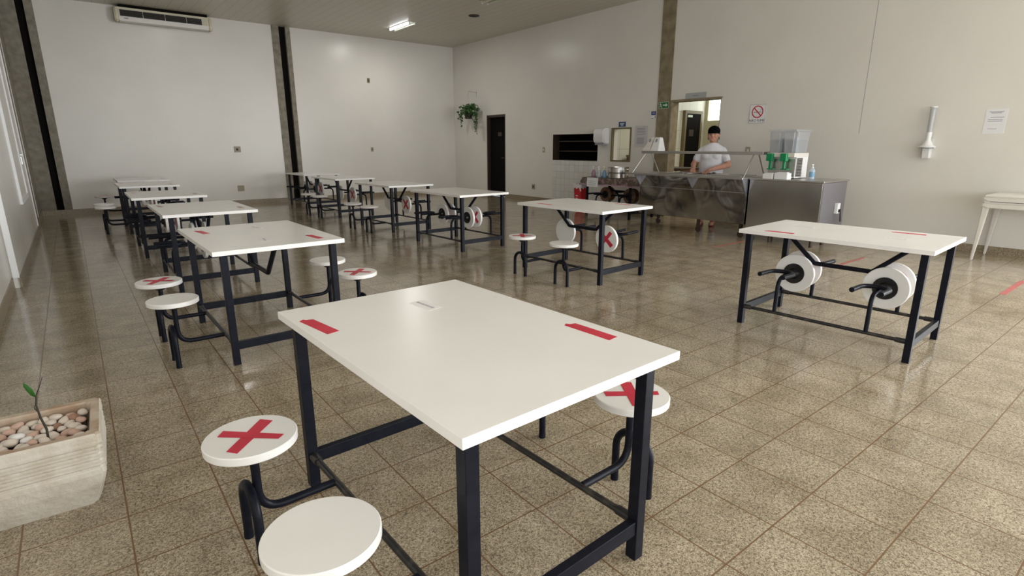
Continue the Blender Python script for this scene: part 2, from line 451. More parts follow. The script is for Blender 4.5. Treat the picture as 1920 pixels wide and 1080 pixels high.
# rear wall with four large windows behind the camera
wh = [(xc - 1.08, xc + 1.08, .25, 3.25) for xc in (.65, 3.05, 5.45, 7.85)]
bm = BM(); wall_grid(bm, 'y', YB, YB - .2, -.75, XR + .15, 0, ZC, wh)
struct('wall_rear', bm, 'wall')
for i, h in enumerate(wh):
    bm = BM()
    for a in ((h[0], h[0] + .05, h[2], h[3]), (h[1] - .05, h[1], h[2], h[3]), (h[0] + .05, h[1] - .05, h[2], h[2] + .05), (h[0] + .05, h[1] - .05, h[3] - .05, h[3]), ((h[0] + h[1]) / 2 - .025, (h[0] + h[1]) / 2 + .025, h[2] + .05, h[3] - .05)):
        box(bm, a[0], a[1], YB - .14, YB - .09, a[2], a[3])
    struct('window_%d' % (i + 2), bm, 'white', 'large framed window in the rear wall')
for i, (yc, xa, xb) in enumerate([(y, -.72, -.68) for y in SIDE_Y] + [(y, XR + .10, XR + .14) for y in RIGHT_Y]):  # side windows added out of view to carry the fill light
    bm = BM()
    for a in ((yc - 1.15, yc - 1.10, .5, 3.2), (yc + 1.10, yc + 1.15, .5, 3.2), (yc - 1.10, yc + 1.10, .5, .55), (yc - 1.10, yc + 1.10, 3.15, 3.2), (yc - .025, yc + .025, .55, 3.15)):
        box(bm, xa, xb, *a)
    struct('window_%d' % (i + 8), bm, 'white', 'large framed window added in an unseen side wall for fill light')
# baseboards
bm = BM(); box(bm, -.09, 4.10, YF - .014, YF, 0, .10); box(bm, 4.515, XR, YF - .014, YF, 0, .10)
box(bm, -.585, -.09, YF - .045, YF - .015, 0, .10)
struct('baseboard_far', bm, 'granite')
bm = BM()
for a, b in ((YB, 5.58), (6.94, 11.715), (12.545, YF - .014)): box(bm, XR - .014, XR, a, b, 0, .10)
struct('baseboard_right', bm, 'granite')
bm = BM(); box(bm, -.612, -.60, YB, 7.0, 0, .10); box(bm, XL + .008, XL + .02, 6.985, 11.5, 0, .10); box(bm, -.585, -.573, 11.5, YF - .045, 0, .10)
struct('baseboard_left', bm, 'granite')
# wall joint lines on the right wall
bm = BM(); box(bm, XR - .0012, XR + .001, 3.361, 3.367, 1.5, ZC)
struct('trim_8', bm, 'ink', 'thin vertical crack line in the right wall paint')
# dark door in the right wall
bm = BM(); box(bm, XR + .10, XR + .14, 11.75, 12.51, .01, 2.06)
d = struct('door_1', bm, 'dark', 'dark flush door set into the right wall near the far corner')
bm = BM()
for a in ((11.715, 11.752, 0, 2.12), (12.508, 12.545, 0, 2.12), (11.752, 12.508, 2.06, 2.12)): box(bm, XR + .005, XR + .16, *a)
finish('door_frame', bm, 'brownframe', d)
bm = BM(); box(bm, XR + .094, XR + .10, 12.0, 12.16, 1.58, 1.68); finish('door_sign', bm, 'brownframe', d)
bm = BM(); tube(bm, fillet([(XR + .10, 11.84, 1.02), (XR + .055, 11.84, 1.02), (XR + .055, 11.95, 1.02)], .015), .009, 8); finish('door_handle', bm, 'brownframe', d)
# serving hatch niche
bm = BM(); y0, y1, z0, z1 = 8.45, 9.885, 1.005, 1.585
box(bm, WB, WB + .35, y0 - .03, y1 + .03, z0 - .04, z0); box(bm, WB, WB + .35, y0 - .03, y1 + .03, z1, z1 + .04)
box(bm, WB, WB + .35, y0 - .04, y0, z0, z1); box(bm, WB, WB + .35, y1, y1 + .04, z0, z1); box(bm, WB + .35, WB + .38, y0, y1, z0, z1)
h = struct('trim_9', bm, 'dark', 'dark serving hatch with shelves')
bm = BM(); box(bm, XR + .002, XR + .20, y1 - .012, y1 - .001, z0, z1); box(bm, XR + .002, XR + .20, y0 + .001, y0 + .012, z0, z1); box(bm, XR + .002, XR + .20, y0 + .012, y1 - .012, z0 + .001, z0 + .012)
box(bm, XR + .002, XR + .20, y0 + .012, y1 - .012, z1 - .012, z1 - .001)
finish('hatch_frame', bm, 'brownframe', h)
for z in (1.20, 1.42):
    bm = BM(); box(bm, XR + .12, XR + .5, y0 + .012, y1 - .012, z, z + .02); finish('shelf', bm, 'brownframe', h)
# pass-through window frame
bm = BM(); y0, y1, z0, z1 = 7.54, 8.07, 1.01, 1.69
for a in ((y0, y0 + .03, z0, z1), (y1 - .03, y1, z0, z1), (y0 + .03, y1 - .03, z0, z0 + .03), (y0 + .03, y1 - .03, z1 - .03, z1)): box(bm, XR - .012, XR + .05, *a)
struct('window_6', bm, 'olive', 'small pass-through window with olive frame in the right wall')
# ---- kitchen beyond the doorway
bm = BM(); box(bm, WB, 12.5, 8.1, 8.2, 0, 3.1)
struct('wall_kitchen_back', bm, 'tilekitchen')
bm = BM(); wall_grid(bm, 'x', 12.35, 12.5, 3.0, 8.1, 0, 3.1, [(7.25, 8.02, 1.92, 2.75)]); box(bm, WB, 12.5, 2.9, 3.0, 0, 3.1)
struct('wall_kitchen_side', bm, 'kitchenwall')
bm = BM(); box(bm, WB, 12.5, 2.9, 8.2, 3.1, 3.2)
struct('ceiling_kitchen', bm, 'offwhite')
bm = BM(); box(bm, 12.40, 12.44, 7.25, 8.02, 1.92, 2.75)
struct('window_7', bm, 'skypane', 'bright kitchen window seen through the doorway')
bm = BM(); box(bm, 11.52, 12.07, 8.03, 8.07, .01, 2.06)
d = struct('door_2', bm, 'dark', 'dark kitchen door seen through the doorway')
bm = BM(); box(bm, 11.45, 11.52, 8.02, 8.1, 0, 2.13); box(bm, 12.07, 12.14, 8.02, 8.1, 0, 2.13); box(bm, 11.52, 12.07, 8.02, 8.1, 2.06, 2.13)
finish('door_frame', bm, 'olive', d)
bm = BM(); box(bm, 11.56, 11.74, 8.024, 8.03, 1.98, 2.03); finish('door_sign', bm, 'signwhite', d)
bm = BM(); box(bm, 11.64, 11.82, 8.024, 8.03, 1.55, 1.70); finish('notice', bm, 'brownframe', d)
t = thing('kitchen_cabinet', 'low dark brown cabinet inside the kitchen behind the worker', 'cabinet', (10.0, 7.2, 0))
bm = BM(); box(bm, -.35, .35, -.4, .3, .0, .86, .006); finish('body', bm, 'wood', t)
bm = BM(); box(bm, -.37, .37, -.42, .32, .86, .89, .004); finish('top', bm, 'brownframe', t)
t = thing('storage_crate', 'brown box seen through the small pass-through window', 'box', (9.75, 7.79, 0))
bm = BM(); box(bm, -.32, .32, -.22, .22, 0, 1.12, .01); finish('body', bm, 'wood', t)
bm = BM(); box(bm, -.33, .33, -.23, .23, 1.10, 1.14, .005); finish('lid', bm, 'olive', t)

# ------------------------------------------------------------------ canteen tables
TH, TLN, TWD, SU, SZ = .73, 1.2, .8, .265, .285
LX, LY, PZ = .333, .545, .135


def mesh_of(name, bm, mat, smooth=False):
    o = finish(name, bm, mat, None, smooth); me = o.data; bpy.data.objects.remove(o); return me


def b_top():
    bm = BM(); box(bm, -TWD / 2, TWD / 2, -TLN / 2, TLN / 2, TH - .028, TH, .0015); return bm


def b_leg():
    bm = BM(); box(bm, -.02, .02, -.02, .02, 0, TH - .028, .002); return bm


def b_rail():
    bm = BM(); box(bm, -LX + .02, LX - .02, -.015, .015, .098, .148, .002); return bm


def b_pipe():
    bm = BM(); tube(bm, [(0, -LY + .02, PZ), (0, LY - .02, PZ)], .0125, 12)
    for s in (-1, 1): tube(bm, [(0, s * (LY - .02), PZ), (0, s * (LY - .075), PZ)], .0175, 12)
    return bm


def b_brace():
    bm = BM()
    tube(bm, fillet([(0, -.43, TH - .03), (0, -.19, .478), (0, .19, .478), (0, .43, TH - .03)], .03, 4), .0165, 10)
    return bm


def b_stoolframe():
    bm = BM(); U = SU
    tube(bm, fillet([(.008, 0, 0), (U, 0, 0), (U, 0, .252)], .085, 8), .0145, 12)
    pts = [(U + .029, -.082, -PZ + .006)]
    for k in range(13):
        a = pi - pi * k / 12; pts.append((U + .029, .082 * cos(a), .025 + .082 * sin(a)))
    pts.append((U + .029, .082, -PZ + .006))
    tube(bm, pts, .0155, 12)
    for s in (-1, 1): tube(bm, [(U + .029, s * .082, -PZ), (U + .029, s * .082, -PZ + .02)], .0165, 12)
    return bm


def b_seat():
    bm = BM(); r = .142
    lathe(bm, [(r - .003, SZ - .028), (r, SZ - .025), (r, SZ - .003), (r - .003, SZ)], (SU, 0, 0), 56); return bm


def b_plate():
    bm = BM(); lathe(bm, [(.076, SZ - .036), (.076, SZ - .028)], (SU, 0, 0), 28); lathe(bm, [(.030, SZ - .062), (.042, SZ - .036)], (SU, 0, 0), 20)
    for k in range(4):
        a = pi / 4 + k * pi / 2; lathe(bm, [(.006, SZ - .040), (.006, SZ - .036)], (SU + .06 * cos(a), .06 * sin(a), 0), 8)
    return bm


def b_cross():
    bm = BM()
    for a, lz, tip in ((radians(45), .2655, .006), (radians(-43), .2662, -.007)):
        pts = [(-.105, -.0195 - tip), (.103, -.0195), (.105 + tip * .7, .0195), (-.101, .0195 + tip * .3)]
        vs = prism(bm, pts, 'z', 0, .0006)
        bmesh.ops.transform(bm, matrix=Matrix.Translation((0, 0, lz - .265)) @ Matrix.Rotation(a, 4, 'Z'), verts=vs)
    return bm


def b_tape():
    bm = BM(); prism(bm, [(-.0235, -.10), (.022, -.096), (.0235, .088), (.002, .094), (-.004, .108), (-.022, .098)], 'z', 0, .0006); return bm


def b_label():
    bm = BM(); prism(bm, [(-.032, -.07), (.032, -.07), (.032, .07), (-.032, .07)], 'z', 0, .0004); return bm


def b_labeltext():
    bm = BM()
    for k in range(11):
        y = -.052 + k * .0105; box(bm, -.006, .006, y, y + .006 + .002 * (k % 3 == 0), .0004, .0007)
    return bm


ME = dict(top=mesh_of('tabletop', b_top(), 'laminate'), leg=mesh_of('leg', b_leg(), 'black'), rail=mesh_of('rail', b_rail(), 'black'),
          pipe=mesh_of('pivot_pipe', b_pipe(), 'pipe', True), brace=mesh_of('brace', b_brace(), 'black', True),
          sf=mesh_of('stool', b_stoolframe(), 'black', True), seat=mesh_of('seat', b_seat(), 'laminate', True),
          plate=mesh_of('mounting_plate', b_plate(), 'plate', True), cross=mesh_of('tape_cross', b_cross(), 'red'),
          tape=mesh_of('tape_strip', b_tape(), 'red'), wtape=mesh_of('tape_strip_worn', b_tape(), 'redold'), label=mesh_of('paper_label', b_label(), 'labelpaper'), ltext=mesh_of('printed_text', b_labeltext(), 'ink'),
          wtop=mesh_of('tabletop_brown', b_top(), 'wood'), wseat=mesh_of('seat_brown', b_seat(), 'wood', True))


def canteen_table(label, x, y, a, stools, off=(0, 0), labels=(), tapes=((-.32, .31, .03), (.31, -.30, -.03)), brown=False, worn=False):
    """stools: dict (sx, sy) -> (folded, crossed, cross angle)"""
    t = thing('canteen_table', label, 'table', (x, y, 0), a, 'canteen tables with folding stools')
    link('tabletop', ME['wtop' if brown else 'top'], t)
    for sx in (-1, 1):
        for sy in (-1, 1): link('leg', ME['leg'], t, (sx * LX + off[0], sy * LY + off[1], 0))
        link('pivot_pipe', ME['pipe'], t, (sx * LX + off[0], off[1], 0))
    for sy in (-1, 1): link('rail', ME['rail'], t, (off[0], sy * LY + off[1], 0))
    link('brace', ME['brace'], t)
    for (tx, ty, ta) in tapes:
        o = link('tape_strip', ME['wtape' if worn else 'tape'], t, (tx, ty, TH), (0, 0, ta)); o['label'] = 'worn pinkish tape strip paled by painted sheen' if worn else 'red tape strip'
    for (lx, ly, la) in labels:
        o = link('paper_label', ME['label'], t, (lx, ly, TH), (0, 0, la)); link('printed_text', ME['ltext'], o)
    for (sx, sy), (fold, cross, ca) in stools.items():
        s = link('stool', ME['sf'], t, (sx * LX + off[0], sy * .30 + off[1], PZ), (0, -pi / 2 * fold, 0 if sx > 0 else pi))
        link('seat', ME['wseat' if brown else 'seat'], s); link('mounting_plate', ME['plate'], s)
        if cross:
            c = link('tape_cross', ME['cross'], s, (SU, 0, SZ), (0, 0, ca)); c['label'] = 'red tape cross'
    return t


A, B, C, D = (-1, 1), (-1, -1), (1, 1), (1, -1)
canteen_table('white canteen table closest to the camera with four lowered stools', .942, 1.496, .0317,
              {A: (0, 1, .0), B: (0, 0, 0), C: (0, 0, 0), D: (0, 1, pi + .1)}, off=(-.010, .010), labels=[(.07, .32, .05)],
              tapes=((-.345, .335, .12), (.33, -.30, .02)))
canteen_table('white canteen table second in the left row with lowered stools on both sides', .961, 4.15, .0107,
              {A: (0, 1, .12), B: (0, 0, 0), C: (0, 0, 0), D: (0, 1, pi)}, labels=[(.075, .32, .2), (-.03, -.31, -.1)],
              tapes=((-.29, .30, .15), (.27, -.40, .1)))
fl = {A: (1.0, 1, .1), B: (1.0, 0, 0), C: (1.0, 0, 0), D: (1.0, 1, 0)}
canteen_table('white canteen table third in the left row with all stools folded under', .975, 6.37, .0, dict(fl), worn=True)
canteen_table('white canteen table fourth in the left row just beyond the third', .91, 8.5, -.01, dict(fl), worn=True)
canteen_table('white canteen table fifth in the left row with bare stools lowered at left', .93, 10.9, 0,
              {A: (0, 0, 0), B: (0, 0, .1), C: (1, 0, 0), D: (1, 1, 0)}, worn=True)
canteen_table('white canteen table last in the left row closest to the far wall', 1.01, 12.66, 0,
              {A: (0, 1, .1), B: (1, 0, 0), C: (1, 0, 0), D: (1, 1, 0)}, worn=True)
canteen_table('white canteen table closest in the right row with all stools folded and undersides showing', 4.273, 1.573, .0493,
              {A: (1.02, 1, 0), B: (1.02, 0, 0), C: (.98, 0, 0), D: (.98, 1, 0)}, labels=[(.07, .32, .05), (-.03, -.31, 0)],
              tapes=((-.33, .33, .02), (.29, -.30, .05)))
canteen_table('white canteen table second in the right row with two stools lowered and two folded', 4.224, 4.15, .0517,
              {A: (0, 1, .1), B: (0, 0, 0), C: (1, 0, 0), D: (1.03, 1, .05)}, tapes=((-.30, .27, .0), (.31, -.29, .03)))
canteen_table('white canteen table third in the right row with all stools folded and a crossed seat', 4.13, 6.45, .045,
              {A: (1, 1, .1), B: (1, 0, 0), C: (1, 0, 0), D: (1, 1, 0)}, worn=True)
canteen_table('white canteen table fourth in the right row with two lowered stools at its left', 4.17, 8.5, .04,
              {A: (0, 0, .1), B: (0, 0, 0), C: (1, 0, 0), D: (1, 1, 0)}, worn=True)
canteen_table('white canteen table fifth in the right row with two lowered stools at its left', 4.22, 10.82, .03,
              {A: (0, 0, .1), B: (0, 0, 0), C: (1, 0, 0), D: (1, 1, 0)}, worn=True)['label'] = 'white canteen table fifth in the right row, second from the far wall'
canteen_table('white canteen table last in the right row beside the far concrete column', 4.29, 12.8, .03,
              {A: (1, 1, .1), B: (1, 0, 0), C: (1, 0, 0), D: (1, 1, 0)}, worn=True)
ct = canteen_table('brown canteen table under a patterned cloth beside the steel serving counter', 8.31, 7.19, 0,
                   {A: (1, 0, .1), B: (1, 0, 0), C: (1, 0, 0), D: (1, 0, 0)}, tapes=(), brown=True)

# ------------------------------------------------------------------ floor tape marks
for (x0, y0, x1, y1, lab) in ((6.70, 4.06, 7.48, 4.10, 'faded red tape line on the floor in front of the steel counter'),
                              (6.78, 2.51, 7.48, 2.55, 'faded red tape line on the floor behind the closest right-row table'),
                              (6.57, 1.02, 7.42, 1.07, 'faded red tape line on the floor at the right edge of the picture')):
    bm = BM(); box(bm, x0, x1, y0, y1, 0.0002, .001)
    tag(finish('floor_tape', bm, 'redfaint'), lab, 'tape', 'red distance marks on the floor')

# ------------------------------------------------------------------ serving counter
cx = 7.60
t = thing('serving_counter', 'long mirror-polished steel serving counter with overhanging tray shelf and raised guard rail', 'counter', (0, 0, 0))
bm = BM(); box(bm, cx, 8.13, 4.19, 6.13, .215, .87, .004); finish('body', bm, 'wavy', t)
bm = BM(); box(bm, 7.42, 8.16, 4.175, 6.30, .872, .892, .004); finish('shelf', bm, 'steel_matte', t)
bm = BM(); box(bm, 7.405, 7.425, 4.175, 6.30, .862, .892, .004); finish('shelf_edge', bm, 'steel_matte', t)
for y, bz in ((6.12, .68), (5.10, .68), (4.19, .59)):
    bm = BM(); prism(bm, [(7.43, .871), (cx + .002, .871), (cx + .002, bz)], 'y', y, y + .012); finish('bracket', bm, 'bracket', t)
bm = BM(); box(bm, cx - .012, cx + .004, 4.20, 6.12, .665, .672); finish('panel_seam', bm, 'steel_matte', t)
for (x, y) in ((7.68, 6.05), (8.06, 6.05), (7.72, 5.02), (7.72, 4.30), (8.06, 4.30)):
    bm = BM(); box(bm, x - .02, x + .02, y - .02, y + .02, .09, .216); cyl(bm, (x - .012, y, .045), (x + .012, y, .045), .045, 16); finish('leg', bm, 'brownframe', t)
bm = BM(); box(bm, 7.70, 7.90, 4.07, 6.22, 1.205, 1.246, .004); finish('guard_rail', bm, 'steel_matte', t)
for p in (((7.47, 6.20, .89), (7.74, 6.14, 1.225)), ((8.05, 6.10, .89), (7.86, 6.14, 1.225)), ((7.47, 4.20, .89), (7.74, 4.22, 1.225)), ((8.05, 4.2, .89), (7.86, 4.22, 1.225))):
    bm = BM(); tube(bm, p, .009, 8); finish('guard_post', bm, 'steel_matte', t, True)
# food pans set in the top
for (y0, y1, lab, mt) in ((5.28, 5.60, 'dark steel food pan sunk in the counter under the worker right hand', 'steel'), (4.86, 5.22, 'shallow steel food pan in the counter in front of the worker', 'steel'),
                          (4.30, 4.78, 'covered steel food pan at the right end of the serving counter', 'steel_matte')):
    o = thing('food_pan', lab, 'pan', (7.80, (y0 + y1) / 2, .892), 0, 'food pans on the counter')
    hx, hy = .22, (y1 - y0) / 2
    bm = BM()
    for a in ((-hx, hx, -hy, -hy + .015), (-hx, hx, hy - .015, hy), (-hx, -hx + .015, -hy + .015, hy - .015), (hx - .015, hx, -hy + .015, hy - .015)): box(bm, *a, .0, .018, .003)
    finish('rim', bm, 'steel_matte', o)
    bm = BM(); box(bm, -hx + .014, hx - .014, -hy + .014, hy - .014, .001, .005); finish('contents', bm, 'dark' if mt == 'steel' else 'steel_matte', o)
o = thing('serving_tongs', 'pale serving tongs lying on the dark food pan', 'tongs', (7.72, 5.50, .915), .3)
bm = BM()
for s in (-1, 1): tube(bm, fillet([(0, 0, 0), (.02, s * .05, .01), (.0, s * .05, .012), (-.08, s * .015, .006)], .02), .006, 8)
finish('arm', bm, 'cream', o, True)
o = thing('serving_spoon', 'steel serving spoon held in the worker left hand', 'spoon', (7.99, 5.02, .925), .5)
bm = BM(); tube(bm, [(.03, 0, .045), (-.17, -.03, .0)], .006, 8); finish('handle', bm, 'steel_matte', o, True)
bm = BM(); ellipsoid(bm, (-.20, -.035, .0), (.045, .032, .012), 14, 8); finish('bowl', bm, 'steel', o, True)
# second unit
t = thing('refrigerated_counter', 'dark steel counter unit at the right end carrying the juice machine', 'counter', (0, 0, 0))
bm = BM(); box(bm, cx, 8.34, 3.17, 4.165, .13, .86, .004); finish('body', bm, 'steel', t)
bm = BM(); box(bm, cx - .012, 8.37, 3.155, 4.172, .86, .882, .004); finish('worktop', bm, 'steel_matte', t)
bm = BM(); box(bm, cx + .01, 8.33, 3.163, 3.172, .14, .855); finish('side_panel', bm, 'sidesteel', t)
for (x, y) in ((7.66, 3.25), (8.0, 3.25), (7.66, 4.1), (8.28, 4.1), (7.66, 3.82)):
    bm = BM(); cyl(bm, (x, y, 0), (x, y, .131), .022, 14); finish('leg', bm, 'brownframe', t)
bm = BM(); box(bm, 8.02, 8.10, 3.118, 3.163, .44, .58, .006); sk = finish('power_socket', bm, 'white', t)
bm = BM(); box(bm, 8.045, 8.085, 3.095, 3.118, .46, .50, .003); finish('plug', bm, 'blackink', sk)
bm = BM(); tube(bm, fillet([(8.065, 3.10, .465), (8.07, 3.09, .34), (8.12, 3.10, .33), (8.12, 3.12, .5)], .05), .006, 8); finish('cable', bm, 'blackink', sk, True)

# juice dispenser
jz = .882
t = thing('juice_dispenser', 'twin tank cold juice dispenser with green taps on the steel counter', 'dispenser', (0, 0, jz))
jx, jy0, jy1, jd = 7.74, 3.66, 4.04, .44
bm = BM(); box(bm, jx + .10, jx + jd, jy0, jy1, .012, .30, .004); finish('base', bm, 'white', t)
bm = BM(); box(bm, jx + .08, jx + .10, jy0 + .005, jy1 - .005, .03, .27); finish('front_panel', bm, 'steel_matte', t)
bm = BM(); box(bm, jx + .02, jx + jd, jy0 - .004, jy1 + .004, .295, .352, .006); finish('head_band', bm, 'offwhite', t)
bm = BM(); box(bm, jx + .03, jx + .12, jy0 + .01, jy1 - .01, .012, .035, .004); finish('drip_tray', bm, 'steel_matte', t)
bm = BM(); box(bm, jx + .105, jx + .27, jy0 - .006, jy0, .03, .285, 0, 0)
for k in range(12):
    z = .045 + k * .02; box(bm, jx + .12, jx + .255, jy0 - .009, jy0 - .006, z, z + .009, 0, 1)
finish('vent_grille', bm, ['steel_matte', 'blackink'], t)
for k in range(2):
    y0 = jy0 + .005 + k * .195; y1 = y0 + .185
    bm = BM()
    lo = [(jx + .04, y0 + .012), (jx + jd - .02, y0 + .012), (jx + jd - .02, y1 - .012), (jx + .04, y1 - .012)]
    hi = [(jx + .02, y0), (jx + jd + .01, y0), (jx + jd + .01, y1), (jx + .02, y1)]
    a = [bm.verts.new((*p, .352)) for p in lo]; b2 = [bm.verts.new((*p, .635)) for p in hi]
    bm.faces.new(a); bm.faces.new(b2[::-1])
    for i in range(4): bm.faces.new((a[i], a[(i + 1) % 4], b2[(i + 1) % 4], b2[i]))
    bmesh.ops.bevel(bm, geom=[e for e in bm.edges if abs(e.verts[0].co.z - e.verts[1].co.z) > .1], offset=.03, segments=4, affect='EDGES')
    tk = finish('tank', bm, 'tank', t, True)
    bm = BM(); box(bm, jx + .055, jx + jd - .035, y0 + .02, y1 - .02, .356, .53, .015); finish('liquid', bm, 'liquid', tk)
    bm = BM(); box(bm, jx + .012, jx + jd + .018, y0 - .004, y1 + .004, .635, .662, .008); finish('lid', bm, 'tank', tk)
    bm = BM(); cyl(bm, (jx + .25, (y0 + y1) / 2, .352), (jx + .25, (y0 + y1) / 2, .56), .028, 16); finish('cooling_tube', bm, 'clearbottle', tk)
    yc = (y0 + y1) / 2 + .03
    bm = BM(); box(bm, jx - .03, jx + .05, yc - .045, yc + .045, .24, .345, .01); tp = finish('tap', bm, 'green', t)
    bm = BM(); box(bm, jx + .0, jx + .03, yc - .022, yc + .012, .13, .25, .006); box(bm, jx - .01, jx + .09, yc - .06, yc + .03, .125, .14, .004); finish('lever', bm, 'green', tp)
for (x, y0, y1, h, lab) in ((7.62, 3.86, 4.0, .07, 'low white box at the counter front left of the other one'), (7.63, 3.66, 3.84, .085, 'low white box at the counter front below the juice machine taps')):
    o = thing('napkin_box', lab, 'box', (x, (y0 + y1) / 2, .882), 0, 'white boxes on the steel counter')
    hw = (y1 - y0) / 2
    bm = BM(); box(bm, 0, .12, -hw, hw, 0, h, .005); finish('body', bm, 'white', o)
    bm = BM(); box(bm, .02, .10, -hw + .02, hw - .02, h, h + .01, .002); finish('napkins', bm, 'paper', o)
o = thing('sanitizer_bottle', 'clear pump bottle with blue label beside the juice machine', 'bottle', (8.02, 3.51, .882))
bm = BM(); lathe(bm, [(.028, 0), (.036, .006), (.036, .11), (.028, .135), (.012, .15)], seg=20); finish('body', bm, 'clearbottle', o, True)
bm = BM(); lathe(bm, [(.0368, .03), (.0368, .10)], seg=20, cap=False); finish('bottle_label', bm, M['bluebottle'], o, True)
bm = BM(); lathe(bm, [(.014, .15), (.014, .165), (.005, .167), (.005, .19)], seg=12); box(bm, -.04, .012, -.008, .008, .188, .202, .003); finish('pump', bm, 'white', o)
# napkin dispensers on the guard rail
for (y, dy, lab, mt, rz, tp, sh) in ((5.96, .085, 'white wedge-shaped napkin dispenser standing on the guard rail, front one', 'white', 0, .62, .0), (6.135, .085, 'paler wedge-shaped napkin dispenser behind the front one on the guard rail', 'offwhite', .0, .22, -.055)):
    o = thing('napkin_dispenser', lab, 'dispenser', (7.80, y, 1.246), rz, 'napkin dispensers on the guard rail')
    bm = BM(); vs = prism(bm, [(-.10, 0), (.10, 0), (.055, .215), (-.02, .22)], 'y', -dy, dy)
    for v in vs:
        if v.co.z > .1: v.co.y = v.co.y * tp + sh
    bmesh.ops.bevel(bm, geom=bm.edges[:], offset=.006, segments=2, affect='EDGES'); finish('body', bm, mt, o)
    bm = BM(); prism(bm, [(-.060, .145), (-.054, .145), (-.036, .195), (-.042, .195)], 'y', sh * .8 - .016, sh * .8 + .016); finish('slot', bm, 'ink', o)

# ------------------------------------------------------------------ covered side table goods
bm = BM()
x0, x1, y0, y1, zt = 7.895, 8.725, 6.575, 7.805, .734
nx, ny = 28, 42
grid = {}
for i in range(nx + 1):
    for j in range(ny + 1):
        ox = min(max(i, 3), nx - 3); oy = min(max(j, 3), ny - 3)
        px = x0 + (x1 - x0) * (ox - 3) / (nx - 6); py = y0 + (y1 - y0) * (oy - 3) / (ny - 6)
        dx = max(3 - i, i - (nx - 3), 0); dy = max(3 - j, j - (ny - 3), 0); dd = max(dx, dy)
        sx = -1 if i < 3 else 1 if i > nx - 3 else 0; sy = -1 if j < 3 else 1 if j > ny - 3 else 0
        wob = .012 * sin(py * 17) + .01 * sin(px * 19 + 1)
        grid[i, j] = bm.verts.new((px + sx * (.004 + .006 * dd + abs(wob) * (dd > 0)), py + sy * (.004 + .006 * dd + abs(wob) * (dd > 0)), zt - (0, .055, .115, .135)[dd] + (wob * .5 if dd >= 2 else 0)))
for i in range(nx):
    for j in range(ny):
        f = bm.faces.new((grid[i, j], grid[i + 1, j], grid[i + 1, j + 1], grid[i, j + 1]))
        if i in (0, nx - 1) or j in (0, ny - 1): f.material_index = 1
cl = tag(finish('tablecloth', bm, ['cloth', 'clothhem'], None, True), 'dark patterned tablecloth with lilac hem draped over the brown table', 'tablecloth')
sd = cl.modifiers.new('thickness', 'SOLIDIFY'); sd.thickness = .002; sd.offset = 1
for (z, lab) in ((.738, 'lower of the two stacked steel pots on the patterned cloth'), (.842, 'upper of the two stacked steel pots on the patterned cloth')):
    o = thing('steel_pot', lab, 'pot', (8.12, 7.08, z), 0, 'stacked steel pots')
    bm = BM(); lathe(bm, [(.185, 0), (.195, .008), (.195, .085), (.205, .095), (.205, .10), (.19, .10), (.186, .02)], seg=36); finish('body', bm, 'steel', o, True)
    for s in (-1, 1):
        bm = BM(); tube(bm, fillet([(.03, s * .195, .06), (.03, s * .225, .065), (-.03, s * .225, .065), (-.03, s * .195, .06)], .012), .005, 8); finish('handle', bm, 'steel_matte', o, True)
for (y, x, bodym, headm, lab) in ((7.62, 8.02, 'pinkbottle', 'bag', 'spray bottle with pinkish body and pale head, leftmost on the patterned cloth'),
                                  (7.455, 8.0, 'clearbottle', 'white', 'spray bottle with clear body between the other two on the patterned cloth'),
                                  (7.30, 7.98, 'bluebottle', 'cream', 'spray bottle with blue body beside the steel pots')):
    o = thing('spray_bottle', lab, 'bottle', (x, y, .738), .4, 'spray bottles on the patterned cloth')
    bm = BM(); lathe(bm, [(.036, 0), (.042, .01), (.042, .09), (.02, .135), (.014, .15)], seg=18); finish('body', bm, bodym, o, True)
    bm = BM(); lathe(bm, [(.017, .15), (.017, .17)], seg=12); prism(bm, [(-.055, .185), (.03, .175), (.035, .205), (-.02, .215), (-.055, .205)], 'y', -.013, .013)
    prism(bm, [(-.03, .185), (-.02, .185), (-.035, .14), (-.042, .142)], 'y', -.006, .006); finish('spray_head', bm, headm, o)
bm = BM(); prism(bm, [(7.846, .565), (7.850, .565), (7.858, .738), (7.854, .738)], 'y', 7.34, 7.63)
o = tag(finish('paper_notice', bm, 'paper'), 'white paper notice hanging from the front edge of the patterned cloth', 'notice')
bm = BM()
for k in range(3): box(bm, 7.844 + k * .0015, 7.8485 + k * .0015, 7.39, 7.58, .60 + k * .035, .606 + k * .035)
finish('printed_text', bm, 'ink', o)
# red bin
o = thing('waste_bin', 'red plastic bin lined with a white bag left of the cloth-covered table', 'bin', (8.10, 8.04, 0))
bm = BM(); a = [bm.verts.new((sx * .085, sy * .08, 0)) for sx, sy in ((-1, -1), (1, -1), (1, 1), (-1, 1))]; b2 = [bm.verts.new((sx * .115, sy * .105, .56)) for sx, sy in ((-1, -1), (1, -1), (1, 1), (-1, 1))]
bm.faces.new(a)
for i in range(4): bm.faces.new((a[i], a[(i + 1) % 4], b2[(i + 1) % 4], b2[i]))
bmesh.ops.bevel(bm, geom=bm.edges[:], offset=.02, segments=3, affect='EDGES'); bn = finish('body', bm, 'binred', o, True)
bm = BM(); box(bm, -.108, -.099, -.03, .03, .34, .36); box(bm, -.106, -.097, -.025, .025, .29, .31); finish('emblem', bm, 'bag', bn)
bm = BM(); n = 28
rg = []
for (s, z) in ((1.05, .50), (1.09, .54), (1.08, .58), (1.0, .585), (.9, .45)):
    rg.append([bm.verts.new((.118 * s * max(-1, min(1, 1.3 * cos(2 * pi * k / n))) * (1 + .02 * sin(k * 5)), .108 * s * max(-1, min(1, 1.3 * sin(2 * pi * k / n))), z + .02 * sin(k * 2.3 + s * 9))) for k in range(n)])
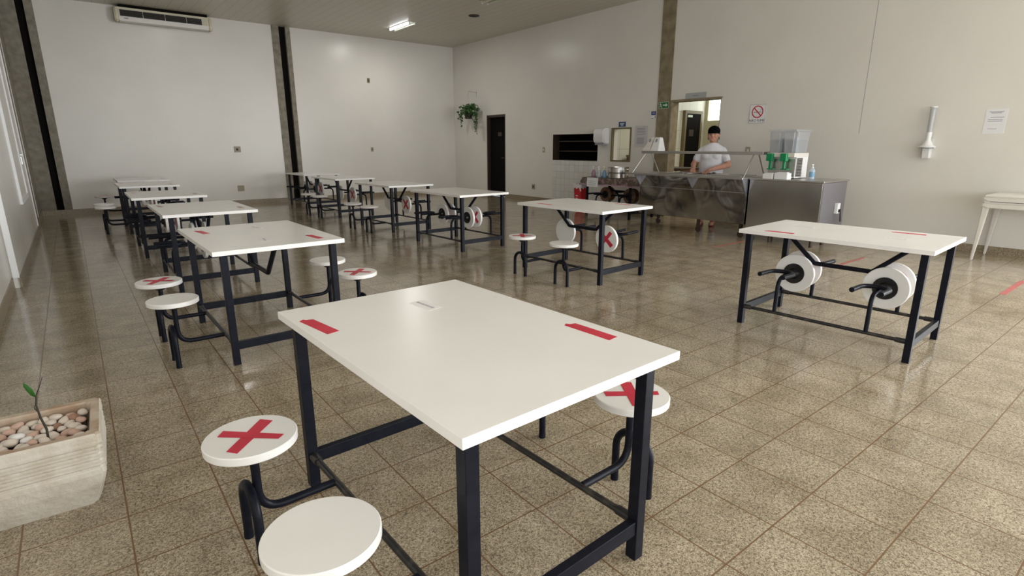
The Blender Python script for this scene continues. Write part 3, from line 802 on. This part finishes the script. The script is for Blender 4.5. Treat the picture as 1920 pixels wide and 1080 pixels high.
for p, q in zip(rg, rg[1:]):
    for k in range(n): bm.faces.new((p[k], p[(k + 1) % n], q[(k + 1) % n], q[k]))
finish('bin_bag', bm, 'bag', o, True)

# ------------------------------------------------------------------ stacked plastic tables by the right wall
def plastic_table(z, lab):
    t = thing('plastic_table', lab, 'table', (8.64, 1.27, z), 0, 'stacked white plastic tables')
    bm = BM(); box(bm, -.33, .33, -.40, .40, .675, .70, .008); finish('tabletop', bm, 'offwhite', t)
    bm = BM()
    for s in (-1, 1):
        prism(bm, [(-.40, .676), (-.40, .655), (-.35, .63), (.35, .63), (.40, .655), (.40, .676)], 'x', s * .33 - .012, s * .33 + .012)
        prism(bm, [(-.33, .676), (-.33, .64), (-.28, .63), (.28, .63), (.33, .64), (.33, .676)], 'y', s * .40 - .012, s * .40 + .012)
    finish('apron', bm, 'offwhite', t)
    for sx in (-1, 1):
        for sy in (-1, 1):
            bm = BM(); w1, w2 = .06, .025
            tx, ty, bx, by = sx * .30, sy * .37, sx * .295, sy * .41
            A = [bm.verts.new((tx + p * w1 / 2, ty + q * w1 / 2, .676)) for p, q in ((-1, -1), (1, -1), (1, 1), (-1, 1))]
            B = [bm.verts.new((bx + p * w2 / 2, by + q * w2 / 2, 0)) for p, q in ((-1, -1), (1, -1), (1, 1), (-1, 1))]
            bm.faces.new(A); bm.faces.new(B[::-1])
            for i in range(4): bm.faces.new((A[i], A[(i + 1) % 4], B[(i + 1) % 4], B[i]))
            bmesh.ops.bevel(bm, geom=bm.edges[:], offset=.006, segments=2, affect='EDGES')
            finish('leg', bm, 'offwhite', t)
    return t


plastic_table(0, 'white plastic table against the right wall, lower of the stacked pair')
plastic_table(.075, 'white plastic table against the right wall, upper of the stacked pair')

# ------------------------------------------------------------------ wall things
# air conditioner
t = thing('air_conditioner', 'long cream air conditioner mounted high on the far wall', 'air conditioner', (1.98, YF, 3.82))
prof = [(-.005, -.10), (-.16, -.135), (-.235, -.115), (-.25, -.04), (-.225, .10), (-.20, .135), (-.005, .135)]
bm = BM(); prism(bm, [(p[0], p[1]) for p in prof], 'x', -.78, .78)
finish('body', bm, 'offwhite', t)
for s in (-1, 1):
    bm = BM(); pr = [(p[0] * 1.04 - (.0 if p[0] > -.01 else .004), p[1] * 1.05) for p in prof]
    prism(bm, pr, 'x', s * .78, s * .85); bmesh.ops.bevel(bm, geom=bm.edges[:], offset=.02, segments=3, affect='EDGES'); finish('end_cap', bm, 'cream', t, True)
bm = BM(); box(bm, -.80, .80, -.232, -.19, .095, .135, .008); finish('top_trim', bm, 'cream', t)
bm = BM()
A = Vector((0, -.2475, -.030)); Bv = Vector((0, -.231, .088))
for k, (xa, xb) in enumerate(((-.76, -.385), (-.375, -.005), (.005, .375), (.385, .66))):
    vs = prism(bm, [(A.y, A.z), (A.y - .006, A.z), (Bv.y - .006, Bv.z), (Bv.y, Bv.z)], 'x', xa, xb)
finish('grille', bm, 'blackink', t)
bm = BM()
for k in range(30):
    x = -.75 + k * .0475
    if x < .65: prism(bm, [(A.y - .006, A.z), (A.y - .010, A.z), (Bv.y - .010, Bv.z), (Bv.y - .006, Bv.z)], 'x', x, x + .005)
prism(bm, [(-.249, .032), (-.252, .032), (-.250, .042), (-.247, .042)], 'x', -.76, .66)
finish('louvre', bm, 'brownframe', t)
bm = BM(); prism(bm, [(A.y, A.z), (A.y - .004, A.z), (Bv.y - .004, Bv.z), (Bv.y, Bv.z)], 'x', .68, .76); finish('display_panel', bm, 'cream', t)
bm = BM(); box(bm, -.76, .78, -.225, -.01, .136, .186); finish('gap_shade', bm, 'dark', t)  # dark block standing in for the shaded gap between unit and ceiling
bm = BM(); ellipsoid(bm, (-.67, -.247, -.065), (.045, .004, .012), 14, 8); finish('badge', bm, 'ink', t)


def wall_plate(x, z, wd, ht, lab, hole, mat='beige', name='wall_socket'):
    o = thing(name, lab, 'socket', (x, YF - .0, z))
    bm = BM(); box(bm, -wd / 2, wd / 2, -.012, 0, -ht / 2, ht / 2, .003); finish('cover_plate', bm, mat, o)
    if hole: bm = BM(); box(bm, -wd * .2, wd * .1, -.014, -.010, -ht * .18, ht * .16); finish('socket_opening', bm, 'blackink', o)


wall_plate(6.40, 2.967, .07, .11, 'small wall plate high on the far wall right of the column', True, 'olive')
wall_plate(6.39, 1.241, .07, .11, 'small wall plate at switch height on the far wall right of the column', True)
wall_plate(3.083, 1.254, .14, .13, 'wall plate with dark opening at mid height left of the far column', True, 'beige')
wall_plate(3.061, .371, .14, .13, 'plain beige wall plate low on the far wall left of the column', False)


def rwall_plate(y, z, wd, ht, lab, hole, name, cat):
    o = thing(name, lab, cat, (XR, y, z))
    bm = BM(); box(bm, -.012, 0, -wd / 2, wd / 2, -ht / 2, ht / 2, .003); finish('cover_plate', bm, 'beige', o)
    bm = BM(); box(bm, -.016, -.010, -wd * .2, wd * .2, -ht * .22, ht * .22, .001); finish('socket_opening' if hole else 'rocker', bm, 'blackink' if hole else 'offwhite', o)


rwall_plate(10.2, 1.238, .075, .12, 'small beige light switch on the right wall between door and hatch', False, 'light_switch', 'switch')
rwall_plate(10.57, .345, .11, .12, 'low wall socket on the right wall near the dark door', True, 'wall_socket', 'socket')
rwall_plate(5.02, 1.25, .08, .12, 'small wall switch right of the kitchen doorway behind the worker', False, 'light_switch', 'switch')
# towel dispenser
t = thing('towel_dispenser', 'white paper towel dispenser mounted between the hatch and the pass-through window', 'dispenser', (XR, 8.27, 1.36))
bm = BM(); prism(bm, [(0, 0), (-.16, .02), (-.20, .10), (-.19, .28), (-.15, .325), (0, .33)], 'y', -.15, .15)
bmesh.ops.bevel(bm, geom=bm.edges[:], offset=.02, segments=3, affect='EDGES'); finish('body', bm, 'white', t, True)
bm = BM(); box(bm, -.16, -.03, -.12, .12, -.012, .012); finish('outlet', bm, 'ink', t)


def rsign(name, y0, y1, z0, z1, mat, lab, cat='sign', th=.005):
    o = thing(name, lab, cat, (XR, (y0 + y1) / 2, (z0 + z1) / 2))
    bm = BM(); box(bm, -th, 0, -(y1 - y0) / 2, (y1 - y0) / 2, -(z1 - z0) / 2, (z1 - z0) / 2, .001); finish('panel', bm, mat, o)
    return o


def lines(o, rows, th, mat='ink', name='printed_text'):
    bm = BM()
    for (ya, yb, z, h) in rows: box(bm, -th - .0012, -th, ya, yb, z, z + h)
    return finish(name, bm, mat, o)


o = rsign('wall_sign', 7.70, 7.885, 1.706, 1.804, 'blue', 'small blue sign above the pass-through window')
lines(o, [(-.06, .06, .014, .014), (-.045, .05, -.008, .012), (-.03, .035, -.032, .012)], .005, 'signwhite')
o = rsign('paper_notice', 7.135, 7.457, 1.303, 1.715, 'dullpaper', 'printed paper notice on the right wall beside the concrete column', 'notice', .002)
lines(o, [(-.10, .11, .15 - .03 * k, .010) for k in range(5)] + [(-.09 + .02 * (k % 2), .10, -.03 - .016 * k, .008) for k in range(8)], .002)
o = rsign('wall_sign', 6.96, 7.075, 1.83, 1.976, 'paper', 'small blue and white sign left of the concrete column')
lines(o, [(-.055, .055, .0, .07)], .005, 'blue', 'blue_band'); lines(o, [(-.035, .02, .05, .006), (-.035, .03, .03, .006)], .0065, 'signwhite'); lines(o, [(-.05, -.03, -.06, .05), (-.01, .05, -.068, .012)], .005, 'ink', 'symbol')
# exit sign
o = thing('exit_sign', 'green exit sign with white arrow on the concrete column', 'sign', (XR - .012, 6.785, 2.071))
bm = BM(); box(bm, -.006, 0, -.112, .112, -.058, .058, .001); finish('panel', bm, 'signwhite', o)
bm = BM(); box(bm, -.007, -.006, -.106, .035, -.052, .052); box(bm, -.007, -.006, .04, .106, -.052, .052); finish('green_field', bm, 'signgreen', o)
bm = BM(); prism(bm, [(.015, -.012), (-.045, -.012), (-.045, -.035), (-.09, 0), (-.045, .035), (-.045, .012), (.015, .012)], 'x', -.0085, -.007); finish('arrow', bm, 'signwhite', o)
bm = BM(); tube(bm, [(-.008, .075, .036), (-.008, .074, .036)], .009, 10)
for a, b in (((.075, .025), (.068, -.005)), ((.068, -.005), (.052, -.02)), ((.052, -.02), (.055, -.042)), ((.068, -.005), (.088, -.035)), ((.074, .018), (.052, .005)), ((.074, .018), (.095, .008))):
    tube(bm, [(-.008, *a), (-.008, *b)], .005, 6)
finish('running_figure', bm, 'signwhite', o)
# plate above kitchen door
o = rsign('door_plate', 5.90, 6.33, 2.155, 2.25, 'greyplate', 'grey metal name plate above the kitchen doorway', 'sign')
lines(o, [(-.06, .06, -.012, .02)], .005)
# no smoking sign
o = rsign('no_smoking_sign', 4.785, 5.06, 1.69, 1.985, 'paper', 'white no smoking sign with red prohibition ring on the right wall')
bm = BM(); n = 40; c = (.0, .03)
ra = [bm.verts.new((-.0065, c[0] + .098 * cos(2 * pi * k / n), c[1] + .098 * sin(2 * pi * k / n))) for k in range(n)]
rb = [bm.verts.new((-.0065, c[0] + .080 * cos(2 * pi * k / n), c[1] + .080 * sin(2 * pi * k / n))) for k in range(n)]
for k in range(n): bm.faces.new((ra[k], ra[(k + 1) % n], rb[(k + 1) % n], rb[k]))
vs = prism(bm, [(-.083, -.009), (.083, -.009), (.083, .009), (-.083, .009)], 'x', -.007, -.0055)
bmesh.ops.transform(bm, matrix=Matrix.Translation((0, *c)) @ Matrix.Rotation(radians(45), 4, 'X'), verts=vs)
finish('prohibition_ring', bm, 'red', o)
bm = BM(); box(bm, -.0062, -.005, -.045, .065, .018, .032); box(bm, -.0062, -.005, -.066, -.050, .018, .032)
tube(bm, [(-.0058, -.058, .04), (-.0058, -.05, .052), (-.0058, -.06, .064), (-.0058, -.05, .078)], .0035, 6); finish('cigarette', bm, 'ink', o)
bm = BM()
for a in ((-.1375, .1375, -.1475, -.142), (-.1375, .1375, .142, .1475), (-.1375, -.132, -.142, .142), (.132, .1375, -.142, .142)): box(bm, -.006, -.005, *a)
finish('border', bm, 'ink', o)
text('lettering', 'NÃO FUME', .052, o, (-.0055, 0, -.108), RW, 'blackink')
# cup dispenser
t = thing('cup_dispenser', 'white tube disposable cup dispenser on the right wall', 'dispenser', (XR, 2.49, 1.17))
bm = BM(); lathe(bm, [(.030, .32), (.036, .64)], (-.085, 0, 0), 20); finish('cup_tube', bm, M['tank'], t, True)
bm = BM(); lathe(bm, [(.042, .638), (.042, .650)], (-.085, 0, 0), 20); finish('lid', bm, 'white', t, True)
bm = BM()
for k in range(7): lathe(bm, [(.022, .33 + k * .042), (.027, .36 + k * .042)], (-.085, 0, 0), 16)
finish('cups', bm, 'white', t)
bm = BM(); lathe(bm, [(.098, .135), (.100, .145), (.062, .168), (.050, .20), (.028, .235), (.032, .33)], (-.085, 0, 0), 24); finish('funnel', bm, 'white', t, True)
bm = BM(); lathe(bm, [(.078, .127), (.078, .136)], (-.085, 0, 0), 24); finish('release_ring', bm, 'blackink', t, True)
bm = BM(); prism(bm, [(-.006, 0), (-.085, .0), (-.11, .13), (-.006, .13)], 'y', -.036, .036); finish('bracket', bm, 'white', t)
bm = BM(); box(bm, -.006, 0, -.04, .04, 0, .25); finish('back_plate', bm, 'white', t)
o = rsign('paper_notice', 1.757, 1.965, 1.47, 1.765, 'paper', 'printed paper notice on the right wall above the plastic tables', 'notice', .002)
lines(o, [(-.07, .07, .11, .007), (-.05, .05, .095, .007), (-.08, .05, .045, .006), (-.07, .07, .02, .006), (-.07, .07, .0, .006), (-.03, .06, -.09, .005)], .002)
# hanging plant
t = thing('plant_bracket', 'thin metal bracket holding the hanging ivy near the far corner', 'bracket', (XR, 12.98, 2.70))
bm = BM(); box(bm, -.012, 0, -.02, .02, -.09, .09, .003); finish('wall_plate', bm, 'steel_matte', t)
bm = BM(); tube(bm, fillet([(-.006, 0, .02), (-.26, 0, .05), (-.29, 0, .02)], .03), .006, 8); finish('arm', bm, 'steel_matte', t, True)
t = thing('hanging_ivy', 'trailing ivy in a dark pot hanging on the right wall near the far corner', 'plant', (XR - .29, 12.98, 2.1))
bm = BM(); lathe(bm, [(.085, -.06), (.12, .07), (.125, .08), (.10, .08), (.10, .06)], seg=20); finish('pot', bm, 'pot', t, True)
bm = BM()
for k in range(3):
    a = 2 * pi * k / 3; tube(bm, [(.11 * cos(a), .11 * sin(a), .07), (0, 0, .62)], .0025, 5)
finish('hanger', bm, 'steel_matte', t)
bm = BM(); rnd = random.Random(3)


def leaf(bm, c, s, rnd, mi=0):
    rot = Matrix.Rotation(rnd.uniform(0, 2 * pi), 4, 'Z') @ Matrix.Rotation(rnd.uniform(-1.3, 1.3), 4, 'X') @ Matrix.Rotation(rnd.uniform(-.8, .8), 4, 'Y')
    pts = [(0, -.5, 0), (.42, -.28, .08), (.40, .12, .06), (.0, .62, -.05), (-.40, .12, .06), (-.42, -.28, .08)]
    vs = [bm.verts.new(Vector(c) + (rot @ Vector(p)) * s) for p in pts]
    cm = bm.verts.new(Vector(c) + (rot @ Vector((0, -.05, -.04))) * s)
    for i in range(6): bm.faces.new((cm, vs[i], vs[(i + 1) % 6])).material_index = mi


vines = []
for k in range(120):
    a, r = rnd.uniform(0, 2 * pi), rnd.uniform(0, .24); leaf(bm, (max(r * cos(a), -.3) * .9, r * sin(a) * 1.35, .10 + rnd.uniform(-.06, .24) * (1 - r)), rnd.uniform(.06, .11), rnd)
for (dy, dx, ln, n) in ((-.36, -.02, .52, 34), (.33, 0, .42, 30), (.26, -.1, .28, 22), (-.26, .05, .62, 46), (-.16, -.12, .25, 20), (.20, .1, .20, 14), (.40, -.05, .05, 10), (-.30, -.05, .36, 22)):
    pp = []
    for i in range(n):
        s = i / n; x = dx * min(1, s * 2) + rnd.uniform(-.03, .03); y = dy * min(1, s * 2.2) + rnd.uniform(-.04, .04) + (-.04 if dy < 0 else .05) * s
        z = .16 + .06 * sin(min(1, s * 2.2) * pi) - ln * max(0, s - .25) * 1.33 + rnd.uniform(-.02, .02)
        leaf(bm, (x, y, z), rnd.uniform(.055, .09) * (1 - .35 * s), rnd)
        if i % 5 == 0: pp.append((x, y, z))
    vines.append(pp)
finish('foliage', bm, 'leaf', t)
bm = BM()
for pp in vines:
    if len(pp) > 1: tube(bm, pp, .003, 5)
finish('vines', bm, 'stem', t)

# ------------------------------------------------------------------ ceiling things
def lamp(x, y0, y1, lit, lab):
    t = thing('ceiling_lamp', lab, 'lamp', (x, (y0 + y1) / 2, ZC), 0, 'ceiling tube lamps')
    hl = (y1 - y0) / 2
    bm = BM(); box(bm, -.11, .11, -hl - .03, hl + .03, -.012, 0, .003); finish('housing', bm, M['ceiling'], t)
    for s in (-1, 1):
        bm = BM(); tube(bm, [(s * .065, -hl + .02, -.036), (s * .065, hl - .02, -.036)], .017, 12); on = (s == lit or lit == 2)
        finish('tube_lamp', bm, 'lamp' if on else 'deadtube', t, True)['label'] = 'lit tube' if on else 'unlit yellowish tube'
        for e in (-1, 1):
            bm = BM(); box(bm, s * .065 - .014, s * .065 + .014, e * hl - .015, e * hl + .015, -.058, -.011, .003)
            finish('lamp_holder', bm, 'white', t)


# the two lit fixtures' own light
area('lamp_light', (6.42, 12.32, ZC - .062), (0, 0, 0), .10, .90, 27, (1, .97, .92))
area('lamp_light', (2.22, 11.69, ZC - .062), (0, 0, 0), .10, 1.1, 12, (1, .97, .92))
lamp(6.48, 11.85, 12.80, -1, 'ceiling tube lamp with one lit tube near the far right corner')
lamp(6.72, 8.2, 9.38, 0, 'unlit ceiling tube lamp at the top edge of the picture')
lamp(2.16, 11.10, 12.28, 1, 'ceiling tube lamp just above the air conditioner')
t = thing('ceiling_speaker', 'round dark speaker opening in the slatted ceiling', 'speaker', (7.23, 10.5, ZC))
bm = BM(); lathe(bm, [(.115, -.012), (.12, 0)], seg=28); finish('ring', bm, 'brownframe', t, True)
bm = BM(); lathe(bm, [(.098, -.016), (.098, -.012)], seg=28); finish('cone', bm, 'blackink', t, True)

# ------------------------------------------------------------------ planter with pebbles
PX, PY = -.325, 2.585
t = thing('planter', 'white rectangular cement planter with ribbed sides in the left foreground', 'planter', (PX, PY, 0), -.04)
hxt, hyt, ph = .266, .188, .302


def ring(bm, hx, hy, z): return [bm.verts.new((sx * hx, sy * hy, z)) for sx, sy in ((-1, -1), (1, -1), (1, 1), (-1, 1))]


bm = BM(); rs = [ring(bm, .216, .142, 0), ring(bm, .236, .168, .05), ring(bm, .250, .190, .10), ring(bm, .263, .203, .145), ring(bm, .264, .204, .165)]
z = .165
for k in range(4):
    for dz, o in ((.003, -.004), (.007, -.004), (.006, .001), (.009, .001)):
        z += dz; rs.append(ring(bm, .264 + o + k * .0004, .204 + o - k * .0038, z))
rs += [ring(bm, hxt, hyt + .002, z + .008), ring(bm, hxt, hyt, ph - .006), ring(bm, hxt - .004, hyt - .004, ph), ring(bm, hxt - .030, hyt - .030, ph), ring(bm, hxt - .036, hyt - .036, ph - .008), ring(bm, hxt - .042, hyt - .042, .22)]
for a, b2 in zip(rs, rs[1:]):
    for i in range(4): bm.faces.new((a[i], a[(i + 1) % 4], b2[(i + 1) % 4], b2[i]))
bm.faces.new(rs[0][::-1]); bm.faces.new(rs[-1])
bm.normal_update()
bmesh.ops.bevel(bm, geom=[e for e in bm.edges if abs(e.verts[0].co.z - e.verts[1].co.z) > .002 and abs(e.verts[0].co.x) > .19 and abs(e.verts[1].co.x) > .19 and abs(e.verts[0].co.y) > .14], offset=.012, segments=3, affect='EDGES')
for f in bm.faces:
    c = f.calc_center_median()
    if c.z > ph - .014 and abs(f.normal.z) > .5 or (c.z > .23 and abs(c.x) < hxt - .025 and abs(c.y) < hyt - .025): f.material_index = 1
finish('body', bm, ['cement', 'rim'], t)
bm = BM(); box(bm, -hxt + .055, hxt - .055, -hyt + .055, hyt - .055, .221, .246); finish('soil', bm, 'pot', t)
pm = {'pale': noisy('pale_pebble', (.62, .52, .44), (.74, .68, .62), 18, .5), 'pink': noisy('pink_pebble', (.50, .31, .24), (.62, .45, .37), 18, .5), 'brown': noisy('brown_pebble', (.26, .13, .08), (.40, .24, .17), 18, .5), 'white': noisy('white_pebble', (.70, .69, .68), (.80, .78, .76), 18, .5)}
mesh_p = {}
rnd = random.Random(11)
for kname in pm:
    for v in range(2):
        bm = BM(); ellipsoid(bm, (0, 0, 0), (1, .72 + .1 * v, .55), 14, 9)
        for vt in bm.verts: vt.co *= 1 + .10 * sin(vt.co.x * 3 + v) * cos(vt.co.y * 4 + vt.co.z)
        o = finish('pebble', bm, pm[kname], None, True); mesh_p[kname, v] = o.data; bpy.data.objects.remove(o)
plab = {'pale': 'rounded beige pebble lying in the white planter', 'pink': 'rounded pinkish pebble lying in the white planter', 'brown': 'rounded reddish brown pebble lying in the white planter', 'white': 'rounded whitish pebble lying in the white planter'}
rzp = Matrix.Rotation(-.04, 3, 'Z'); cnt = 0; placed = []
for j in range(7):
    for i in range(11):
        x = -.203 + i * .0405 + (.02 if j % 2 else 0) + rnd.uniform(-.006, .006); y = -.121 + j * .0400 + rnd.uniform(-.005, .005)
        if abs(x) > .208: continue
        kname = rnd.choice(['pale', 'pale', 'pale', 'pale', 'pink', 'pink', 'pale', 'brown', 'white'])
        s = rnd.uniform(.0205, .0265); q = rzp @ Vector((x, y, 0))
        o = link('pebble', mesh_p[kname, rnd.randint(0, 1)], None, (PX + q.x, PY + q.y, .268 + rnd.uniform(-.003, .012)), (rnd.uniform(-.3, .3), rnd.uniform(-.3, .3), rnd.uniform(0, pi)))
        o.scale = (s, s, s); tag(o, plab[kname], 'pebble', kname + ' pebbles in the planter')
t = thing('seedling', 'thin seedling with one green leaf sprouting from the planter pebbles', 'plant', (-.222, 2.507, .265))
bm = BM(); tube(bm, [(0, 0, 0), (.002, .0, .05), (-.008, .005, .10), (-.012, .008, .15), (-.006, .01, .185), (.010, .01, .22), (.022, .01, .25)], [.0042, .004, .0036, .003, .0022, .0016, .001], 8); finish('stem', bm, 'stem', t, True)
bm = BM()
pts = [(0, 0), (.008, .014), (.0105, .034), (.008, .056), (0, .068), (-.008, .056), (-.0105, .034), (-.008, .014)]
vs = [bm.verts.new((p[0], -.002 * (i % 2), p[1])) for i, p in enumerate(pts)]; cc = bm.verts.new((0, .004, .034))
for i in range(8): bm.faces.new((cc, vs[i], vs[(i + 1) % 8]))
bmesh.ops.transform(bm, matrix=Matrix.Translation((-.008, .009, .178)) @ Matrix.Rotation(radians(-20), 4, 'Y') @ Matrix.Rotation(-.5, 4, 'Z'), verts=bm.verts)
lf = finish('leaf', bm, 'leaf2', t, True); sd = lf.modifiers.new('thickness', 'SOLIDIFY'); sd.thickness = .0012
bm = BM(); tube(bm, [(-.010, .007, .12), (-.018, .008, .135), (-.017, .008, .15)], [.002, .0018, .001], 6); finish('shoot', bm, 'stem', t, True)

# ------------------------------------------------------------------ the worker
def limb(bm, pts, rad, seg=14, flat=1.0):
    """closed tapered limb with rounded ends"""
    pts = [Vector(p) for p in pts]; P, R = [], []
    d0 = (pts[1] - pts[0]).normalized(); d1 = (pts[-1] - pts[-2]).normalized()
    for a in (0, 30, 60): P.append(pts[0] - d0 * rad[0] * cos(radians(a))); R.append(max(rad[0] * sin(radians(a)), .001))
    P += pts; R += list(rad)
    for a in (60, 30, 0): P.append(pts[-1] + d1 * rad[-1] * cos(radians(a))); R.append(max(rad[-1] * sin(radians(a)), .001))
    return tube(bm, P, R, seg)


def loft(bm, secs, seg=24):
    """secs: (z, cx, cy, rx, ry) stacked ellipses"""
    rings = [[bm.verts.new((cx + rx * cos(2 * pi * k / seg), cy + ry * sin(2 * pi * k / seg), z)) for k in range(seg)] for z, cx, cy, rx, ry in secs]
    for a, b in zip(rings, rings[1:]):
        for k in range(seg): bm.faces.new((a[k], a[(k + 1) % seg], b[(k + 1) % seg], b[k]))
    bm.faces.new(rings[0][::-1]); bm.faces.new(rings[-1])


def fused(name, bm, mat, parent, voxel, smooth=2):
    o = finish(name, bm, mat, parent)
    r = o.modifiers.new('remesh', 'REMESH'); r.mode = 'VOXEL'; r.voxel_size = voxel; r.use_smooth_shade = True
    s = o.modifiers.new('smooth', 'SMOOTH'); s.iterations = smooth; s.factor = .5
    return o


PTH = radians(-68)
WX, WY = 8.46, 5.35
person = thing('person', 'person in black cap and white t-shirt serving food behind the steel counter', 'person', (WX, WY, 0), PTH)
Rz = Matrix.Rotation(-PTH, 3, 'Z')


def loc(wx, wy, z): v = Rz @ Vector((wx - WX, wy - WY, 0)); return Vector((v.x, v.y, z))


# joints in person space: +x person left, -y forward
hR = loc(8.03, 5.40, .955); hL = loc(7.98, 5.12, .945)       # wrists near the pans
sR, sL = Vector((-.160, .0, 1.265)), Vector((.160, .0, 1.265))
eR, eL = Vector((-.275, -.06, 1.03)), Vector((.285, -.07, 1.02))
wR = hR + (eR - hR).normalized() * .05; wL = hL + (eL - hL).normalized() * .05
bm = BM()
# torso, neck, head
loft(bm, [(.80, 0, .02, .15, .11), (.90, 0, .01, .175, .125), (1.0, 0, 0, .165, .125), (1.12, 0, -.005, .165, .12), (1.22, 0, 0, .155, .10), (1.29, 0, .01, .11, .075), (1.345, 0, .015, .07, .06)])
limb(bm, [(0, .015, 1.30), (0, -.005, 1.40)], [.055, .052])
ellipsoid(bm, (0, -.010, 1.515), (.084, .097, .108), 20, 14)
ellipsoid(bm, (0, -.042, 1.452), (.070, .066, .068), 18, 12)        # jaw
for s in (-1, 1):
    ellipsoid(bm, (s * .042, -.078, 1.473), (.030, .024, .026), 12, 8)  # cheeks
    ellipsoid(bm, (s * .085, .0, 1.490), (.010, .018, .030), 10, 8)     # ears
limb(bm, [(0, -.102, 1.510), (0, -.120, 1.484)], [.009, .015], 10)      # nose
ellipsoid(bm, (0, -.094, 1.452), (.026, .012, .009), 12, 8)
ellipsoid(bm, (0, -.095, 1.410), (.024, .018, .016), 12, 8)             # chin
# arms with hands
for s, e, wv, h, sgn in ((sR, eR, wR, hR, -1), (sL, eL, wL, hL, 1)):
    limb(bm, [s, s.lerp(e, .5), e], [.050, .050, .044])
    limb(bm, [e, e.lerp(wv, .3), wv], [.046, .044, .029])
    d = (h - e).normalized(); dn = Vector((d.x, d.y, d.z - .35)).normalized()
    side = dn.cross(Vector((0, 0, 1))).normalized(); nrm = side.cross(dn).normalized()
    pc = wv + d * .03
    for q in (-1.5, -.5, .5, 1.5): limb(bm, [wv + d * .005 + side * q * .010, pc + dn * .055 + side * q * .019], [.018, .012], 10)
    for q, ln in ((-1.5, .052), (-.5, .066), (.5, .070), (1.5, .060)):
        b0 = pc + dn * .056 + side * q * .0215
        b1 = b0 + (dn * .9 - nrm * .3 + side * q * .07) * ln * .62; b2_ = b1 + (dn * .55 - nrm * .75) * ln * .55
        limb(bm, [b0, b1, b2_], [.0088, .0082, .0068], 10)
    th0 = pc + side * (-sgn) * .022; th1 = th0 + side * (-sgn) * .026 + dn * .026 - nrm * .01; th2 = th1 + dn * .030 - nrm * .016 + side * sgn * .006
    limb(bm, [th0, th1, th2], [.014, .011, .009], 10)
# legs and feet
for s in (-1, 1):
    limb(bm, [(s * .085, .01, .84), (s * .09, -.0, .48), (s * .092, .015, .09)], [.085, .058, .04])
    limb(bm, [(s * .092, .03, .05), (s * .10, -.08, .042), (s * .10, -.15, .034)], [.04, .038, .030])
body = fused('body', bm, 'skin', person, .0048, 2)
# face details
for s in (-1, 1):
    bm = BM(); ellipsoid(bm, (s * .033, -.101, 1.507), (.013, .005, .006), 10, 6); finish('eye', bm, 'eye', person, True)
    bm = BM(); limb(bm, [(s * .050, -.094, 1.524), (s * .019, -.104, 1.526)], [.0035, .0045], 8); finish('eyebrow', bm, 'hair', person, True)
bm = BM(); limb(bm, [(-.022, -.102, 1.455), (0, -.108, 1.450), (.022, -.102, 1.455)], [.003, .0048, .003], 8); finish('mouth', bm, 'lips', person, True)
# hair at the sides and back
bm = BM(); ellipsoid(bm, (0, .028, 1.525), (.088, .085, .10), 18, 12)
for s in (-1, 1): limb(bm, [(s * .086, .0, 1.53), (s * .086, .01, 1.43)], [.012, .009])
ellipsoid(bm, (0, .085, 1.50), (.045, .03, .05), 12, 8)
fused('hair', bm, 'hair', person, .008)
# cap
bm = BM(); ellipsoid(bm, (0, -.005, 1.565), (.097, .114, .088), 20, 12)
lathe(bm, [(.094, 0), (.098, .01), (.098, .05), (.094, .06)], (0, -.003, 1.530), 24)
ellipsoid(bm, (0, -.105, 1.548), (.078, .055, .014), 16, 8)
fused('cap', bm, 'cap', person, .007)
# shirt
bm = BM()
loft(bm, [(.845, 0, .0, .196, .150), (.95, 0, -.004, .194, .152), (1.04, 0, -.008, .190, .150), (1.14, 0, -.012, .188, .146), (1.22, 0, -.004, .200, .132), (1.27, 0, .004, .200, .118), (1.305, 0, .008, .178, .104), (1.335, 0, .010, .135, .092), (1.36, 0, .008, .088, .078), (1.378, 0, .004, .074, .068)])
for s, e in ((sR, eR), (sL, eL)): limb(bm, [s + Vector((0, 0, -.01)), s.lerp(e, .35), s.lerp(e, .62)], [.064, .066, .068])
for s in (-1, 1): ellipsoid(bm, (s * .075, -.105, 1.16), (.075, .055, .065), 14, 10)
fused('shirt', bm, 'shirt', person, .010, 8)
# trousers
bm = BM()
loft(bm, [(.74, 0, .01, .165, .12), (.82, 0, .01, .188, .140), (.93, 0, .005, .180, .138)])
for s in (-1, 1): limb(bm, [(s * .09, .01, .80), (s * .092, 0, .48), (s * .094, .015, .16)], [.098, .078, .062])
fused('trousers', bm, 'trousers', person, .011)
for s in (-1, 1):
    bm = BM(); limb(bm, [(s * .093, .05, .018), (s * .10, -.05, .018), (s * .10, -.165, .018)], [.016, .017, .016])
    for v in bm.verts: v.co.x = s * .097 + (v.co.x - s * .097) * 2.6
    limb(bm, [(s * .06, -.06, .03), (s * .085, -.065, .082), (s * .115, -.065, .082), (s * .14, -.06, .03)], [.013, .013, .013, .013])
    fused('sandal', bm, 'sandal', person, .007)
